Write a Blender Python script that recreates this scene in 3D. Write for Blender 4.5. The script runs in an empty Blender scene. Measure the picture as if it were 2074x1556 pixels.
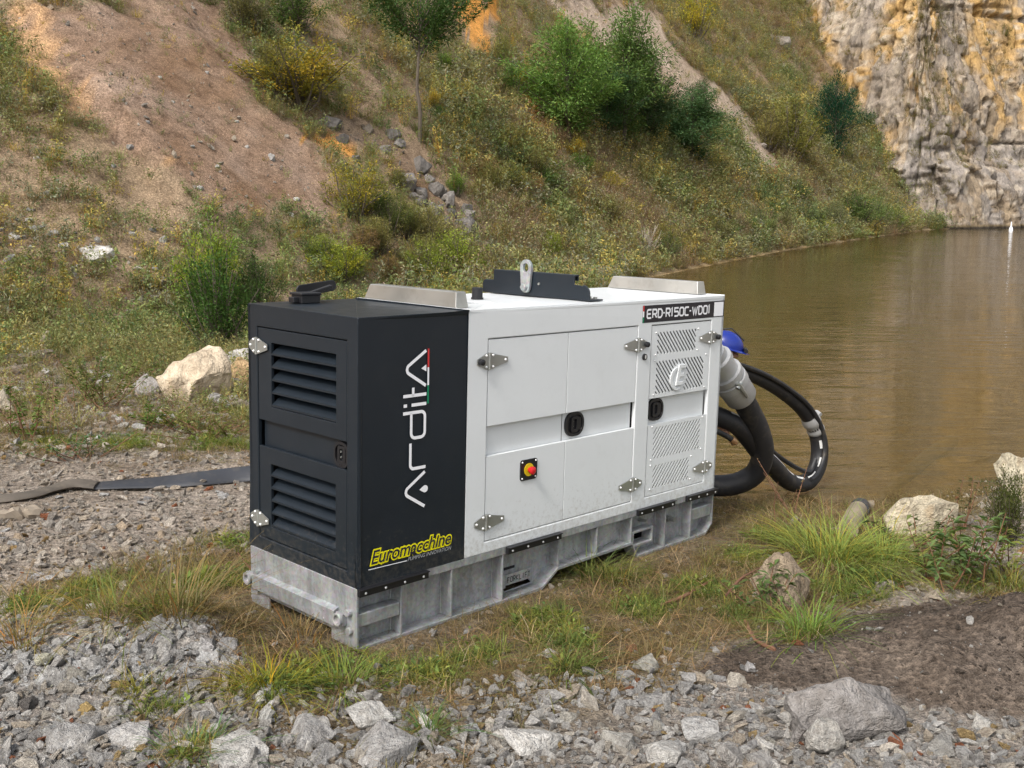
import bpy, bmesh, math, random
import numpy as np
from mathutils import Vector, Matrix, Euler
from mathutils.geometry import tessellate_polygon

random.seed(7)
RNG = np.random.default_rng(11)
scene = bpy.context.scene
COL = scene.collection
R = math.radians

# ------------------------------------------------------------------ camera
IMG_W, IMG_H, FPX = 2074.0, 1556.0, 2161.55
CAM_H, CAM_PITCH = 2.2355, -0.17172
cam_data = bpy.data.cameras.new('camera')
cam_data.sensor_width = 36.0
cam_data.lens = FPX / IMG_W * 36.0
cam_data.clip_start = 0.05
cam_data.clip_end = 2000.0
cam = bpy.data.objects.new('camera', cam_data)
cam.location = (0, 0, CAM_H)
cam.rotation_euler = (math.pi / 2 + CAM_PITCH, 0, 0)
COL.objects.link(cam)
scene.camera = cam

# ------------------------------------------------------------------ world, sun, exposure
SUN_ELEV, SUN_AZ = R(48), R(-148)          # azimuth measured from +Y towards +X: behind the camera, to the left
world = bpy.data.worlds.new('World')
scene.world = world
world.use_nodes = True
wn = world.node_tree
wn.nodes.clear()
sky = wn.nodes.new('ShaderNodeTexSky')
sky.sky_type = 'NISHITA'
sky.sun_disc = False
sky.sun_elevation = SUN_ELEV
sky.sun_rotation = SUN_AZ
sky.dust_density = 4.0
sky.air_density = 1.3
hs = wn.nodes.new('ShaderNodeHueSaturation')
hs.inputs['Saturation'].default_value = 0.35      # thin overcast: the blue is washed out
bg = wn.nodes.new('ShaderNodeBackground')
bg.inputs['Strength'].default_value = 0.13
wo = wn.nodes.new('ShaderNodeOutputWorld')
wn.links.new(sky.outputs[0], hs.inputs['Color'])
wn.links.new(hs.outputs[0], bg.inputs['Color'])
wn.links.new(bg.outputs[0], wo.inputs['Surface'])

sun_d = bpy.data.lights.new('sun', 'SUN')
sun_d.energy = 1.5
sun_d.angle = R(10)
sun_d.color = (1.0, 0.955, 0.90)
sun = bpy.data.objects.new('sun', sun_d)
sd = Vector((math.sin(SUN_AZ) * math.cos(SUN_ELEV), math.cos(SUN_AZ) * math.cos(SUN_ELEV), math.sin(SUN_ELEV)))
sun.rotation_euler = sd.to_track_quat('Z', 'Y').to_euler()
sun.location = (0, 0, 60)
COL.objects.link(sun)

scene.view_settings.view_transform = 'Standard'
scene.view_settings.look = 'None'
scene.view_settings.gamma = 1.0
scene.view_settings.use_curve_mapping = False
scene.view_settings.exposure = 0.95
scene.render.engine = 'CYCLES'
scene.cycles.max_bounces = 4
scene.cycles.diffuse_bounces = 2
scene.cycles.use_adaptive_sampling = True
scene.cycles.adaptive_threshold = 0.028
scene.cycles.transparent_max_bounces = 8
scene.cycles.use_denoising = True
scene.cycles.denoising_prefilter = 'NONE'
scene.cycles.caustics_reflective = False
scene.cycles.caustics_refractive = False

# ------------------------------------------------------------------ tags
def tag(o, label=None, cat=None, group=None, kind=None):
    if label: o['label'] = label
    if cat: o['category'] = cat
    if group: o['group'] = group
    if kind: o['kind'] = kind
    return o

def link(o, parent=None):
    COL.objects.link(o)
    if parent is not None:
        o.parent = parent
    return o

def empty(name, loc=(0, 0, 0), parent=None):
    o = bpy.data.objects.new(name, None)
    o.empty_display_size = 0.2
    o.location = loc
    return link(o, parent)

# ------------------------------------------------------------------ noise in numpy
def _hash(ix, iy, seed):
    h = (ix.astype(np.int64) * 374761393 + iy.astype(np.int64) * 668265263 + seed * 974634777) & 0xFFFFFFFF
    h = ((h ^ (h >> 13)) * 1274126177) & 0xFFFFFFFF
    return ((h ^ (h >> 16)) & 0xFFFFFF) / float(0xFFFFFF)

def vnoise(x, y, seed=0):
    x = np.asarray(x, float); y = np.asarray(y, float)
    ix = np.floor(x); iy = np.floor(y)
    fx = x - ix; fy = y - iy
    fx = fx * fx * (3 - 2 * fx); fy = fy * fy * (3 - 2 * fy)
    a = _hash(ix, iy, seed); b = _hash(ix + 1, iy, seed)
    c = _hash(ix, iy + 1, seed); d = _hash(ix + 1, iy + 1, seed)
    return (a + (b - a) * fx) * (1 - fy) + (c + (d - c) * fx) * fy

def fbm(x, y, seed=0, octv=4, gain=0.5):
    t = 0; amp = 1; n = 0
    for o in range(octv):
        t = t + amp * (vnoise(x * 2 ** o, y * 2 ** o, seed + o * 17) - 0.5)
        n += amp; amp *= gain
    return t / n * 2          # about -1..1

def cells(x, y, seed=0):
    """jittered-grid cellular noise: id randoms (3), distance, offset to the cell centre"""
    ix = np.floor(x); iy = np.floor(y)
    best = np.full(x.shape, 9e9); r = [np.zeros(x.shape) for _ in range(3)]
    ox = np.zeros(x.shape); oy = np.zeros(x.shape); sec = np.full(x.shape, 9e9)
    for dx in (-1, 0, 1):
        for dy in (-1, 0, 1):
            cx = ix + dx; cy = iy + dy
            px = cx + _hash(cx, cy, seed); py = cy + _hash(cx, cy, seed + 1)
            d = (x - px) ** 2 + (y - py) ** 2
            m = d < best
            sec = np.where(m, best, np.minimum(sec, d))
            best = np.where(m, d, best)
            ox = np.where(m, x - px, ox); oy = np.where(m, y - py, oy)
            for k in range(3):
                r[k] = np.where(m, _hash(cx, cy, seed + 5 + k), r[k])
    return r, np.sqrt(best), np.sqrt(sec), ox, oy

def sstep(a, b, x):
    t = np.clip((np.asarray(x, float) - a) / (b - a), 0, 1)
    return t * t * (3 - 2 * t)

def seg_dist(x, y, pts):
    """distance to a polyline, arc position, side sign (left positive)"""
    best = np.full(x.shape, 9e9); arc = np.zeros(x.shape); side = np.zeros(x.shape); acc = 0
    for (x0, y0), (x1, y1) in zip(pts[:-1], pts[1:]):
        dx, dy = x1 - x0, y1 - y0; L2 = dx * dx + dy * dy; L = math.sqrt(L2)
        t = np.clip(((x - x0) * dx + (y - y0) * dy) / L2, 0, 1)
        d = np.hypot(x - x0 - t * dx, y - y0 - t * dy)
        m = d < best
        best = np.where(m, d, best); arc = np.where(m, acc + t * L, arc)
        side = np.where(m, np.sign(dx * (y - y0) - dy * (x - x0)), side)
        acc += L
    return best, arc, side

def in_poly(x, y, poly):
    ins = np.zeros(np.shape(x), bool)
    n = len(poly)
    for i in range(n):
        x0, y0 = poly[i]; x1, y1 = poly[(i + 1) % n]
        if y0 == y1: continue
        c = ((y0 > y) != (y1 > y)) & (x < (x1 - x0) * (y - y0) / (y1 - y0) + x0)
        ins ^= c
    return ins

# ------------------------------------------------------------------ lie of the land (metres, camera stands at x=y=0)
WATER_Z = -0.25
LAKE = [(3.2, 32), (1.9, 24), (1.25, 14), (1.05, 9.9), (1.7, 8.95), (2.3, 8.75), (2.95, 8.65), (3.7, 8.95), (4.6, 9.5), (7, 10.2), (13, 11.5),
        (30, 14), (60, 26), (105, 60), (128, 100), (100, 124), (70, 119), (52, 107), (40, 94), (33.5, 87.5), (22, 68), (12.6, 51.5), (6.5, 39)]
TOE = [(-60, -22), (-30, 0), (-19, 8), (-12.5, 13), (-8.5, 16), (-4.2, 20), (-1.0, 25), (2.2, 30.8), (6.5, 39.5), (12.6, 52), (22, 69), (33, 88), (42, 98), (52, 109),
       (70, 121), (100, 126), (130, 102)]
GEN_O = (-0.7743, 5.0313); GEN_TH = 0.79508; GEN_A = 0.00418; GEN_B = -0.03009
GEN_L, GEN_W, BASE_H, CAN_H = 3.128, 0.966, 0.3286, 1.35
_gU = (math.cos(GEN_TH), math.sin(GEN_TH)); _gV = (-math.sin(GEN_TH), math.cos(GEN_TH))

def ground_h(x, y):
    x = np.asarray(x, float); y = np.asarray(y, float)
    dl, _, _ = seg_dist(x, y, LAKE + LAKE[:1])
    inside = in_poly(x, y, LAKE)
    land = np.where(inside, -dl, dl)
    ds, arc, side = seg_dist(x, y, TOE)
    s = ds * np.where(side == 0, 1, side)
    # open yard: the gentle tilt the machine stands on
    u = (x - GEN_O[0]) * _gU[0] + (y - GEN_O[1]) * _gU[1]
    v = (x - GEN_O[0]) * _gV[0] + (y - GEN_O[1]) * _gV[1]
    plane = np.clip(GEN_B * u + GEN_A * v, -0.13, 0.09)
    yard = plane + 0.03 * fbm(x * 0.6, y * 0.6, 3) * sstep(0.2, 1.2, np.maximum(np.abs(u - 1.56) - 1.56, np.abs(v - 0.48) - 0.48))
    yard = yard + 0.022 * fbm(x * 3.1, y * 3.1, 5) * sstep(0.05, 0.6, np.maximum(np.abs(u - 1.56) - 1.56, np.abs(v - 0.48) - 0.48))
    # heaps of spoil in front
    yard = yard + 0.42 * np.exp(-(((x - 3.0) / 1.2) ** 2 + ((y - 4.95) / 0.50) ** 2)) * (1 + 0.3 * fbm(x * 4, y * 4, 9))
    yard = yard + 0.17 * np.exp(-(((x + 1.85) / 0.6) ** 2 + ((y - 5.15) / 0.26) ** 2)) * (1 + 0.4 * fbm(x * 5, y * 5, 19))
    yard = yard + 0.06 * np.exp(-(((x + 3.6) / 1.6) ** 2 + ((y - 10.5) / 1.4) ** 2))
    yard = yard + 0.05 * np.exp(-(((y - 3.3) / 0.5) ** 2)) * (1 + fbm(x * 2, y * 2, 29))
    shore = sstep(-0.1, 1.5, land)
    z = WATER_Z - 0.02 + (yard - WATER_Z + 0.02) * shore
    z = np.where(land < 0, WATER_Z - 0.02 - np.minimum(0.13 * -land, 3.0), z)
    # hillside
    k = 0.72 + 0.53 * sstep(60, 118, arc)
    sp = np.where(s > -1.5, np.log1p(np.exp(np.clip((s - 0.6) * 2.2, -30, 30))) / 2.2, 0)
    sp = np.where(s > 12, s - 0.6, sp)
    hz = k * sp
    amp = sstep(0.0, 6.0, s)
    hz = hz + amp * (0.55 * fbm(arc * 0.16, s * 0.10, 31) * 1.3 + 0.42 * fbm(arc * 0.55, s * 0.20, 37) - 0.28 * np.abs(fbm(arc * 0.8, s * 0.10, 39)) + 0.10 * fbm(x * 1.3, y * 1.3, 41))
    hz = np.where(hz > 26, 26 + (hz - 26) * 0.12, hz)
    hz = np.where(s > -1.5, np.maximum(hz, 0), 0)
    return z + hz

_cp, _sp = math.cos(CAM_PITCH), math.sin(CAM_PITCH)
def sight(px, py):
    cx = (np.asarray(px, float) - IMG_W / 2) / FPX; cy = (IMG_H / 2 - np.asarray(py, float)) / FPX
    return cx, _cp - cy * _sp, _sp + cy * _cp

def at(px, py, Y):
    """point at distance Y (metres along +Y) on a line of sight of the photograph"""
    dx, dy, dz = sight(px, py)
    return Vector((dx / dy * Y, Y, CAM_H + dz / dy * Y))

def gps(pts, tmax=170.0):
    """where lines of sight meet the ground"""
    p = np.array(pts, float)
    dx, dy, dz = sight(p[:, 0], p[:, 1])
    T = np.geomspace(2.4, tmax, 240)[None, :].repeat(len(p), 0)
    for it in range(3):
        below = (CAM_H + dz[:, None] * T) < ground_h(dx[:, None] * T, dy[:, None] * T)
        k = np.where(below.any(1), below.argmax(1), T.shape[1] - 1); k0 = np.maximum(k - 1, 0)
        r = np.arange(len(p)); lo = T[r, k0]; hi = T[r, k]
        T = lo[:, None] + (hi - lo)[:, None] * np.linspace(0, 1, 24)[None, :]
    X, Y = dx * hi, dy * hi
    return np.stack([X, Y, ground_h(X, Y)], 1)

def gp(px, py):
    return Vector(gps([(px, py)])[0])

def gz(x, y):
    return float(ground_h(np.array([x]), np.array([y]))[0])

# ------------------------------------------------------------------ materials
def new_mat(name):
    m = bpy.data.materials.new(name); m.use_nodes = True
    nt = m.node_tree; nt.nodes.clear()
    out = nt.nodes.new('ShaderNodeOutputMaterial')
    b = nt.nodes.new('ShaderNodeBsdfPrincipled')
    nt.links.new(b.outputs[0], out.inputs['Surface'])
    return m, nt, b, out

def N(nt, t, **kw):
    n = nt.nodes.new(t)
    for k, v in kw.items():
        setattr(n, k, v)
    return n

def noise(nt, scale, detail=4.0, rough=0.55, coord=None, dist=0.0):
    n = nt.nodes.new('ShaderNodeTexNoise')
    n.inputs['Scale'].default_value = scale; n.inputs['Detail'].default_value = detail
    n.inputs['Roughness'].default_value = rough; n.inputs['Distortion'].default_value = dist
    if coord is not None: nt.links.new(coord, n.inputs['Vector'])
    return n

def ramp(nt, fac, stops):
    r = nt.nodes.new('ShaderNodeValToRGB')
    e = r.color_ramp.elements
    while len(e) < len(stops): e.new(0.5)
    for el, (p, c) in zip(e, stops):
        el.position = p
        el.color = (*c, 1) if len(c) == 3 else c
    nt.links.new(fac, r.inputs['Fac'])
    return r

def mixc(nt, fac, a, b, mode='MIX'):
    m = nt.nodes.new('ShaderNodeMix'); m.data_type = 'RGBA'; m.blend_type = mode; m.clamp_factor = True
    for sock, v in ((m.inputs[0], fac), (m.inputs[6], a), (m.inputs[7], b)):
        if hasattr(v, 'links') or hasattr(v, 'is_linked'): nt.links.new(v, sock)
        elif isinstance(v, (int, float)): sock.default_value = v
        else: sock.default_value = (*v, 1) if len(v) == 3 else v
    return m.outputs[2]

def bump(nt, b, height, strength=0.4, dist=0.01):
    bp = nt.nodes.new('ShaderNodeBump')
    bp.inputs['Strength'].default_value = strength; bp.inputs['Distance'].default_value = dist
    nt.links.new(height, bp.inputs['Height']); nt.links.new(bp.outputs[0], b.inputs['Normal'])
    return bp

def paint(name, col, rough=0.42, var=0.06, dirt=0.0, spec=0.5, metal=0.0, grain=0.0, mud=0.0, wave=0.0):
    m, nt, b, out = new_mat(name)
    tc = N(nt, 'ShaderNodeTexCoord').outputs['Object']
    n = noise(nt, 2.3, 2, 0.6, tc)
    c0 = tuple(c * (1 - var) for c in col); c1 = tuple(min(1, c * (1 + var)) for c in col)
    r = ramp(nt, n.outputs[0], [(0.3, c0), (0.7, c1)])
    colour = r.outputs[0]
    if dirt > 0:
        d = noise(nt, 9.0, 3, 0.7, tc)
        dr = ramp(nt, d.outputs[0], [(0.52, (0, 0, 0)), (0.75, (1, 1, 1))])
        mm = N(nt, 'ShaderNodeMath', operation='MULTIPLY'); mm.inputs[1].default_value = dirt
        nt.links.new(dr.outputs[0], mm.inputs[0])
        colour = mixc(nt, mm.outputs[0], colour, (0.16, 0.13, 0.09))
    if mud > 0:                                   # dust and splashes thrown up from the ground, thinning out upwards
        sx = N(nt, 'ShaderNodeSeparateXYZ'); nt.links.new(tc, sx.inputs[0])
        mr = N(nt, 'ShaderNodeMapRange'); mr.inputs[1].default_value = 0.30; mr.inputs[2].default_value = 0.75; mr.inputs[3].default_value = 0.62; mr.inputs[4].default_value = 0.30
        nt.links.new(sx.outputs['Z'], mr.inputs[0])
        dn = noise(nt, 30.0, 4, 0.75, tc)
        lt = N(nt, 'ShaderNodeMath', operation='SUBTRACT'); nt.links.new(mr.outputs[0], lt.inputs[0]); nt.links.new(dn.outputs[0], lt.inputs[1])
        cl = N(nt, 'ShaderNodeMath', operation='MULTIPLY', use_clamp=True); cl.inputs[1].default_value = mud; nt.links.new(lt.outputs[0], cl.inputs[0])
        colour = mixc(nt, cl.outputs[0], colour, (0.24, 0.20, 0.15))
    nt.links.new(colour, b.inputs['Base Color'])
    b.inputs['Metallic'].default_value = metal
    b.inputs['Specular IOR Level'].default_value = spec
    rn = noise(nt, 14, 2, 0.6, tc)
    rr = N(nt, 'ShaderNodeMapRange'); rr.inputs[3].default_value = rough - 0.06; rr.inputs[4].default_value = rough + 0.10
    nt.links.new(rn.outputs[0], rr.inputs[0]); nt.links.new(rr.outputs[0], b.inputs['Roughness'])
    if grain > 0:
        g = noise(nt, 900, 1, 0.5, tc); bp_ = bump(nt, b, g.outputs[0], grain, 0.001)
        if wave > 0:
            wv = noise(nt, 2.6, 1, 0.5, tc); b2 = N(nt, 'ShaderNodeBump'); b2.inputs['Strength'].default_value = wave; b2.inputs['Distance'].default_value = 0.06
            nt.links.new(wv.outputs[0], b2.inputs['Height']); nt.links.new(b2.outputs[0], bp_.inputs['Normal'])
    return m

def galvanised():
    m, nt, b, out = new_mat('galvanised_steel')
    tc = N(nt, 'ShaderNodeTexCoord').outputs['Object']
    v = N(nt, 'ShaderNodeTexVoronoi'); v.inputs['Scale'].default_value = 60
    nt.links.new(tc, v.inputs['Vector'])
    n = noise(nt, 5.5, 8, 0.68, tc, 0.6)
    mp = N(nt, 'ShaderNodeMapping'); mp.inputs['Scale'].default_value = (22, 22, 2.0); nt.links.new(tc, mp.inputs[0])
    st = noise(nt, 1.0, 5, 0.6, mp.outputs[0])
    a = ramp(nt, n.outputs[0], [(0.28, (0.27, 0.285, 0.295)), (0.5, (0.38, 0.40, 0.41)), (0.74, (0.52, 0.54, 0.55))])
    s = ramp(nt, st.outputs[0], [(0.42, (0.78, 0.79, 0.80)), (0.62, (1, 1, 1))])
    c = mixc(nt, 1.0, a.outputs[0], s.outputs[0], 'MULTIPLY')
    c = mixc(nt, 0.18, c, v.outputs['Color'], 'OVERLAY')
    dn = noise(nt, 2.1, 7, 0.7, tc)
    dr = ramp(nt, dn.outputs[0], [(0.55, (0, 0, 0)), (0.8, (0.55, 0.55, 0.55))])
    c = mixc(nt, dr.outputs[0], c, (0.12, 0.11, 0.095))
    hsv = N(nt, 'ShaderNodeHueSaturation'); hsv.inputs['Saturation'].default_value = 0.5
    nt.links.new(c, hsv.inputs['Color'])
    nt.links.new(hsv.outputs[0], b.inputs['Base Color'])
    b.inputs['Metallic'].default_value = 0.55
    rr = ramp(nt, n.outputs[0], [(0.3, (0.6,) * 3), (0.7, (0.42,) * 3)])
    nt.links.new(rr.outputs[0], b.inputs['Roughness'])
    bump(nt, b, n.outputs[0], 0.25, 0.004)
    return m

M = {}
M['anthracite'] = paint('anthracite_powder_coat', (0.0095, 0.0142, 0.020), 0.36, 0.08, 0.02, 0.4, grain=0.04, mud=0.6, wave=0.05)
M['white'] = paint('light_grey_powder_coat', (0.655, 0.675, 0.68), 0.31, 0.02, 0.05, 0.5, grain=0.03, mud=1.6, wave=0.05)
M['black_plastic'] = paint('black_plastic', (0.010, 0.010, 0.012), 0.38, 0.1)
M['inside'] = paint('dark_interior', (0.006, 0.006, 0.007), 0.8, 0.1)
M['steel'] = paint('zinc_plated_steel', (0.40, 0.41, 0.39), 0.36, 0.2, 0.15, metal=0.75)
M['bolt'] = paint('bright_bolt_zinc', (0.75, 0.75, 0.74), 0.3, 0.05, metal=0.5)
M['galv'] = galvanised()
M['inner_grey'] = paint('grey_inner_plate', (0.30, 0.31, 0.315), 0.5, 0.05)
M['stainless'] = paint('brushed_stainless', (0.50, 0.49, 0.455), 0.34, 0.22, 0.25, metal=0.8)
M['cast'] = paint('cast_aluminium', (0.46, 0.46, 0.455), 0.45, 0.12, 0.2, metal=0.45)
M['red'] = paint('red_plastic', (0.55, 0.015, 0.02), 0.35)
M['yellow'] = paint('yellow_plastic', (0.62, 0.47, 0.01), 0.4)
M['decal_white'] = paint('white_vinyl', (0.80, 0.80, 0.82), 0.5, 0.02)
M['decal_red'] = paint('red_vinyl', (0.55, 0.03, 0.03), 0.5, 0.02)
M['decal_green'] = paint('green_vinyl', (0.0, 0.20, 0.09), 0.5, 0.02)
M['decal_yellow'] = paint('yellow_vinyl', (0.80, 0.72, 0.0), 0.5, 0.02)
M['decal_black'] = paint('black_vinyl', (0.013, 0.011, 0.016), 0.45, 0.02)
M['decal_navy'] = paint('navy_vinyl', (0.012, 0.012, 0.03), 0.5, 0.02)
M['decal_grey'] = paint('silver_vinyl', (0.36, 0.37, 0.38), 0.5, 0.02)
M['rubber'] = paint('black_rubber_hose', (0.014, 0.014, 0.016), 0.52, 0.25, 0.3, grain=0.0)
M['flat_hose'] = paint('layflat_hose_fabric', (0.028, 0.030, 0.036), 0.5, 0.2, 0.25)
M['mud_hose'] = paint('muddy_hose', (0.075, 0.062, 0.048), 0.75, 0.3, 0.4)
M['pipe'] = paint('tan_mud_pipe', (0.25, 0.20, 0.135), 0.7, 0.3, 0.2)
M['white_tape'] = paint('white_hose_stripe', (0.66, 0.66, 0.64), 0.5, 0.15, 0.3)
M['helmet'] = paint('blue_helmet_shell', (0.010, 0.026, 0.22), 0.22, 0.08)
M['skin'] = paint('skin', (0.36, 0.19, 0.125), 0.5, 0.1)
M['workwear'] = paint('navy_workwear', (0.03, 0.035, 0.05), 0.85, 0.2)
M['boot'] = paint('black_boot', (0.02, 0.018, 0.016), 0.6, 0.2)
M['copper'] = paint('brass_fitting', (0.55, 0.33, 0.18), 0.35, 0.2, metal=0.8)
M['bark'] = paint('grey_brown_bark', (0.095, 0.075, 0.055), 0.85, 0.35, 0.3)
M['deadwood'] = paint('weathered_wood', (0.20, 0.165, 0.125), 0.85, 0.35, 0.3)
M['twig'] = paint('red_brown_twig', (0.16, 0.075, 0.04), 0.8, 0.3)
M['pale_twig'] = paint('bleached_twig', (0.36, 0.32, 0.25), 0.8, 0.3)

def colour_input(nt, source):
    if source == 'object':
        return N(nt, 'ShaderNodeObjectInfo').outputs['Color']
    a = N(nt, 'ShaderNodeAttribute'); a.attribute_type = 'INSTANCER'; a.attribute_name = 'col'
    return a.outputs['Color']

def rock_mat(name, source, big=False):
    m, nt, b, out = new_mat(name)
    tc = N(nt, 'ShaderNodeTexCoord').outputs['Object']
    oi = N(nt, 'ShaderNodeObjectInfo')
    add = N(nt, 'ShaderNodeVectorMath', operation='ADD'); nt.links.new(tc, add.inputs[0])
    sc = N(nt, 'ShaderNodeVectorMath', operation='SCALE'); sc.inputs[0].default_value = (13, 7, 5)
    nt.links.new(oi.outputs['Random'], sc.inputs['Scale']); nt.links.new(sc.outputs[0], add.inputs[1])
    co = add.outputs[0]
    base = colour_input(nt, source)
    n1 = noise(nt, 1.8, 4, 0.65, co, 0.4)
    n2 = noise(nt, 9, 4, 0.7, co)
    v = ramp(nt, n1.outputs[0], [(0.25, (0.55, 0.54, 0.53)), (0.5, (0.95, 0.94, 0.92)), (0.75, (1.22, 1.2, 1.16))])
    c = mixc(nt, 1.0, base, v.outputs[0], 'MULTIPLY')
    w = ramp(nt, n2.outputs[0], [(0.35, (0.66, 0.64, 0.62)), (0.6, (1.06, 1.06, 1.06))])
    c = mixc(nt, 1.0, c, w.outputs[0], 'MULTIPLY')
    n3 = noise(nt, 2.6, 5, 0.6, co)
    o = ramp(nt, n3.outputs[0], [(0.58, (0, 0, 0)), (0.72, (0.6, 0.6, 0.6))])
    c = mixc(nt, o.outputs[0], c, (0.40, 0.26, 0.13), 'MIX') if big else c
    nt.links.new(c, b.inputs['Base Color'])
    b.inputs['Roughness'].default_value = 0.88
    b.inputs['Specular IOR Level'].default_value = 0.25
    n4 = noise(nt, 5, 5, 0.72, co)
    bump(nt, b, n4.outputs[0], 1.0, 0.13 if big else 0.09)
    return m
M['rock'] = rock_mat('limestone', 'object')
M['rock_warm'] = rock_mat('limestone_ochre_stained', 'object', True)
M['pebble'] = rock_mat('limestone_pebble', 'instance')

def leaf_mat(name, source, trans=0.35):
    m = bpy.data.materials.new(name); m.use_nodes = True
    nt = m.node_tree; nt.nodes.clear()
    out = nt.nodes.new('ShaderNodeOutputMaterial')
    base = colour_input(nt, source)
    t = N(nt, 'ShaderNodeAttribute'); t.attribute_type = 'GEOMETRY'; t.attribute_name = 'tint'
    c = mixc(nt, 1.0, base, t.outputs['Color'], 'MULTIPLY')
    d = N(nt, 'ShaderNodeBsdfDiffuse')
    nt.links.new(c, d.inputs['Color'])
    tr = N(nt, 'ShaderNodeBsdfTranslucent')
    c2 = mixc(nt, 1.0, c, (1.0, 1.05, 0.6), 'MULTIPLY')
    nt.links.new(c2, tr.inputs['Color'])
    ms = N(nt, 'ShaderNodeMixShader'); ms.inputs[0].default_value = trans
    nt.links.new(d.outputs[0], ms.inputs[1]); nt.links.new(tr.outputs[0], ms.inputs[2])
    nt.links.new(ms.outputs[0], out.inputs['Surface'])
    return m
M['leaf'] = leaf_mat('leaves', 'object')
M['leaf_i'] = leaf_mat('undergrowth_leaves', 'instance')

def ground_mat():
    m, nt, b, out = new_mat('quarry_ground')
    a = N(nt, 'ShaderNodeAttribute'); a.attribute_type = 'GEOMETRY'; a.attribute_name = 'soil'
    tc = N(nt, 'ShaderNodeTexCoord').outputs['Object']
    n1 = noise(nt, 3.0, 3, 0.7, tc)
    n2 = noise(nt, 28, 3, 0.72, tc)
    r1 = ramp(nt, n1.outputs[0], [(0.3, (0.62, 0.58, 0.54)), (0.5, (0.98, 0.96, 0.94)), (0.72, (1.28, 1.26, 1.22))])
    r2 = ramp(nt, n2.outputs[0], [(0.32, (0.48, 0.46, 0.44)), (0.52, (0.95, 0.95, 0.95)), (0.68, (1.6, 1.58, 1.55))])
    c = mixc(nt, 1.0, a.outputs['Color'], r1.outputs[0], 'MULTIPLY')
    c = mixc(nt, 1.0, c, r2.outputs[0], 'MULTIPLY')
    nt.links.new(c, b.inputs['Base Color'])
    b.inputs['Roughness'].default_value = 0.95
    b.inputs['Specular IOR Level'].default_value = 0.15
    bump(nt, b, n2.outputs[0], 1.0, 0.05)
    return m
M['ground'] = ground_mat()

def cliff_mat():
    m, nt, b, out = new_mat('quarry_cliff_rock')
    a = N(nt, 'ShaderNodeAttribute'); a.attribute_type = 'GEOMETRY'; a.attribute_name = 'soil'
    tc = N(nt, 'ShaderNodeTexCoord').outputs['Object']
    mp = N(nt, 'ShaderNodeMapping'); mp.inputs['Scale'].default_value = (1, 1, 0.45); nt.links.new(tc, mp.inputs[0])
    n1 = noise(nt, 0.55, 5, 0.72, mp.outputs[0], 0.6)
    n2 = noise(nt, 3.2, 5, 0.75, mp.outputs[0], 0.3)
    r1 = ramp(nt, n1.outputs[0], [(0.3, (0.60, 0.59, 0.60)), (0.5, (1.0, 0.98, 0.95)), (0.7, (1.2, 1.18, 1.12))])
    r2 = ramp(nt, n2.outputs[0], [(0.34, (0.62, 0.61, 0.60)), (0.5, (1.0, 1.0, 1.0)), (0.7, (1.22, 1.2, 1.17))])
    c = mixc(nt, 1.0, a.outputs['Color'], r1.outputs[0], 'MULTIPLY')
    c = mixc(nt, 1.0, c, r2.outputs[0], 'MULTIPLY')
    nt.links.new(c, b.inputs['Base Color'])
    b.inputs['Roughness'].default_value = 0.95; b.inputs['Specular IOR Level'].default_value = 0.15
    bump(nt, b, n2.outputs[0], 0.8, 0.3)
    return m
M['cliff'] = cliff_mat()

def water_mat():
    m = bpy.data.materials.new('murky_lake_water'); m.use_nodes = True
    nt = m.node_tree; nt.nodes.clear()
    out = nt.nodes.new('ShaderNodeOutputMaterial')
    geo = N(nt, 'ShaderNodeNewGeometry').outputs['Position']
    mp = N(nt, 'ShaderNodeMapping'); mp.inputs['Scale'].default_value = (0.45, 1.9, 1); mp.inputs['Rotation'].default_value = (0, 0, R(10))
    nt.links.new(geo, mp.inputs[0])
    n1 = noise(nt, 1.7, 3, 0.5, mp.outputs[0], 0.5)
    mp2 = N(nt, 'ShaderNodeMapping'); mp2.inputs['Scale'].default_value = (0.10, 0.28, 1); nt.links.new(geo, mp2.inputs[0])
    n2 = noise(nt, 1.0, 3, 0.5, mp2.outputs[0])
    pr = ramp(nt, n2.outputs[0], [(0.38, (0.25,) * 3), (0.62, (1.15,) * 3)])            # calm and wind-ruffled patches
    ad = N(nt, 'ShaderNodeMath', operation='MULTIPLY')
    nt.links.new(pr.outputs[0], ad.inputs[0]); nt.links.new(n1.outputs[0], ad.inputs[1])
    bp = N(nt, 'ShaderNodeBump'); bp.inputs['Strength'].default_value = 0.6; bp.inputs['Distance'].default_value = 0.045
    nt.links.new(ad.outputs[0], bp.inputs['Height'])
    gl = N(nt, 'ShaderNodeBsdfGlossy'); gl.inputs['Roughness'].default_value = 0.035
    nt.links.new(bp.outputs[0], gl.inputs['Normal'])
    tr = N(nt, 'ShaderNodeBsdfTransparent'); tr.inputs['Color'].default_value = (0.72, 0.58, 0.34, 1)
    df = N(nt, 'ShaderNodeBsdfDiffuse'); df.inputs['Color'].default_value = (0.13, 0.102, 0.042, 1)
    body = N(nt, 'ShaderNodeMixShader'); body.inputs[0].default_value = 0.45
    nt.links.new(tr.outputs[0], body.inputs[1]); nt.links.new(df.outputs[0], body.inputs[2])
    fr = N(nt, 'ShaderNodeFresnel'); fr.inputs['IOR'].default_value = 1.33
    nt.links.new(bp.outputs[0], fr.inputs['Normal'])
    ms = N(nt, 'ShaderNodeMixShader')
    nt.links.new(fr.outputs[0], ms.inputs[0]); nt.links.new(body.outputs[0], ms.inputs[1]); nt.links.new(gl.outputs[0], ms.inputs[2])
    nt.links.new(ms.outputs[0], out.inputs['Surface'])
    return m
M['water'] = water_mat()

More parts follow.
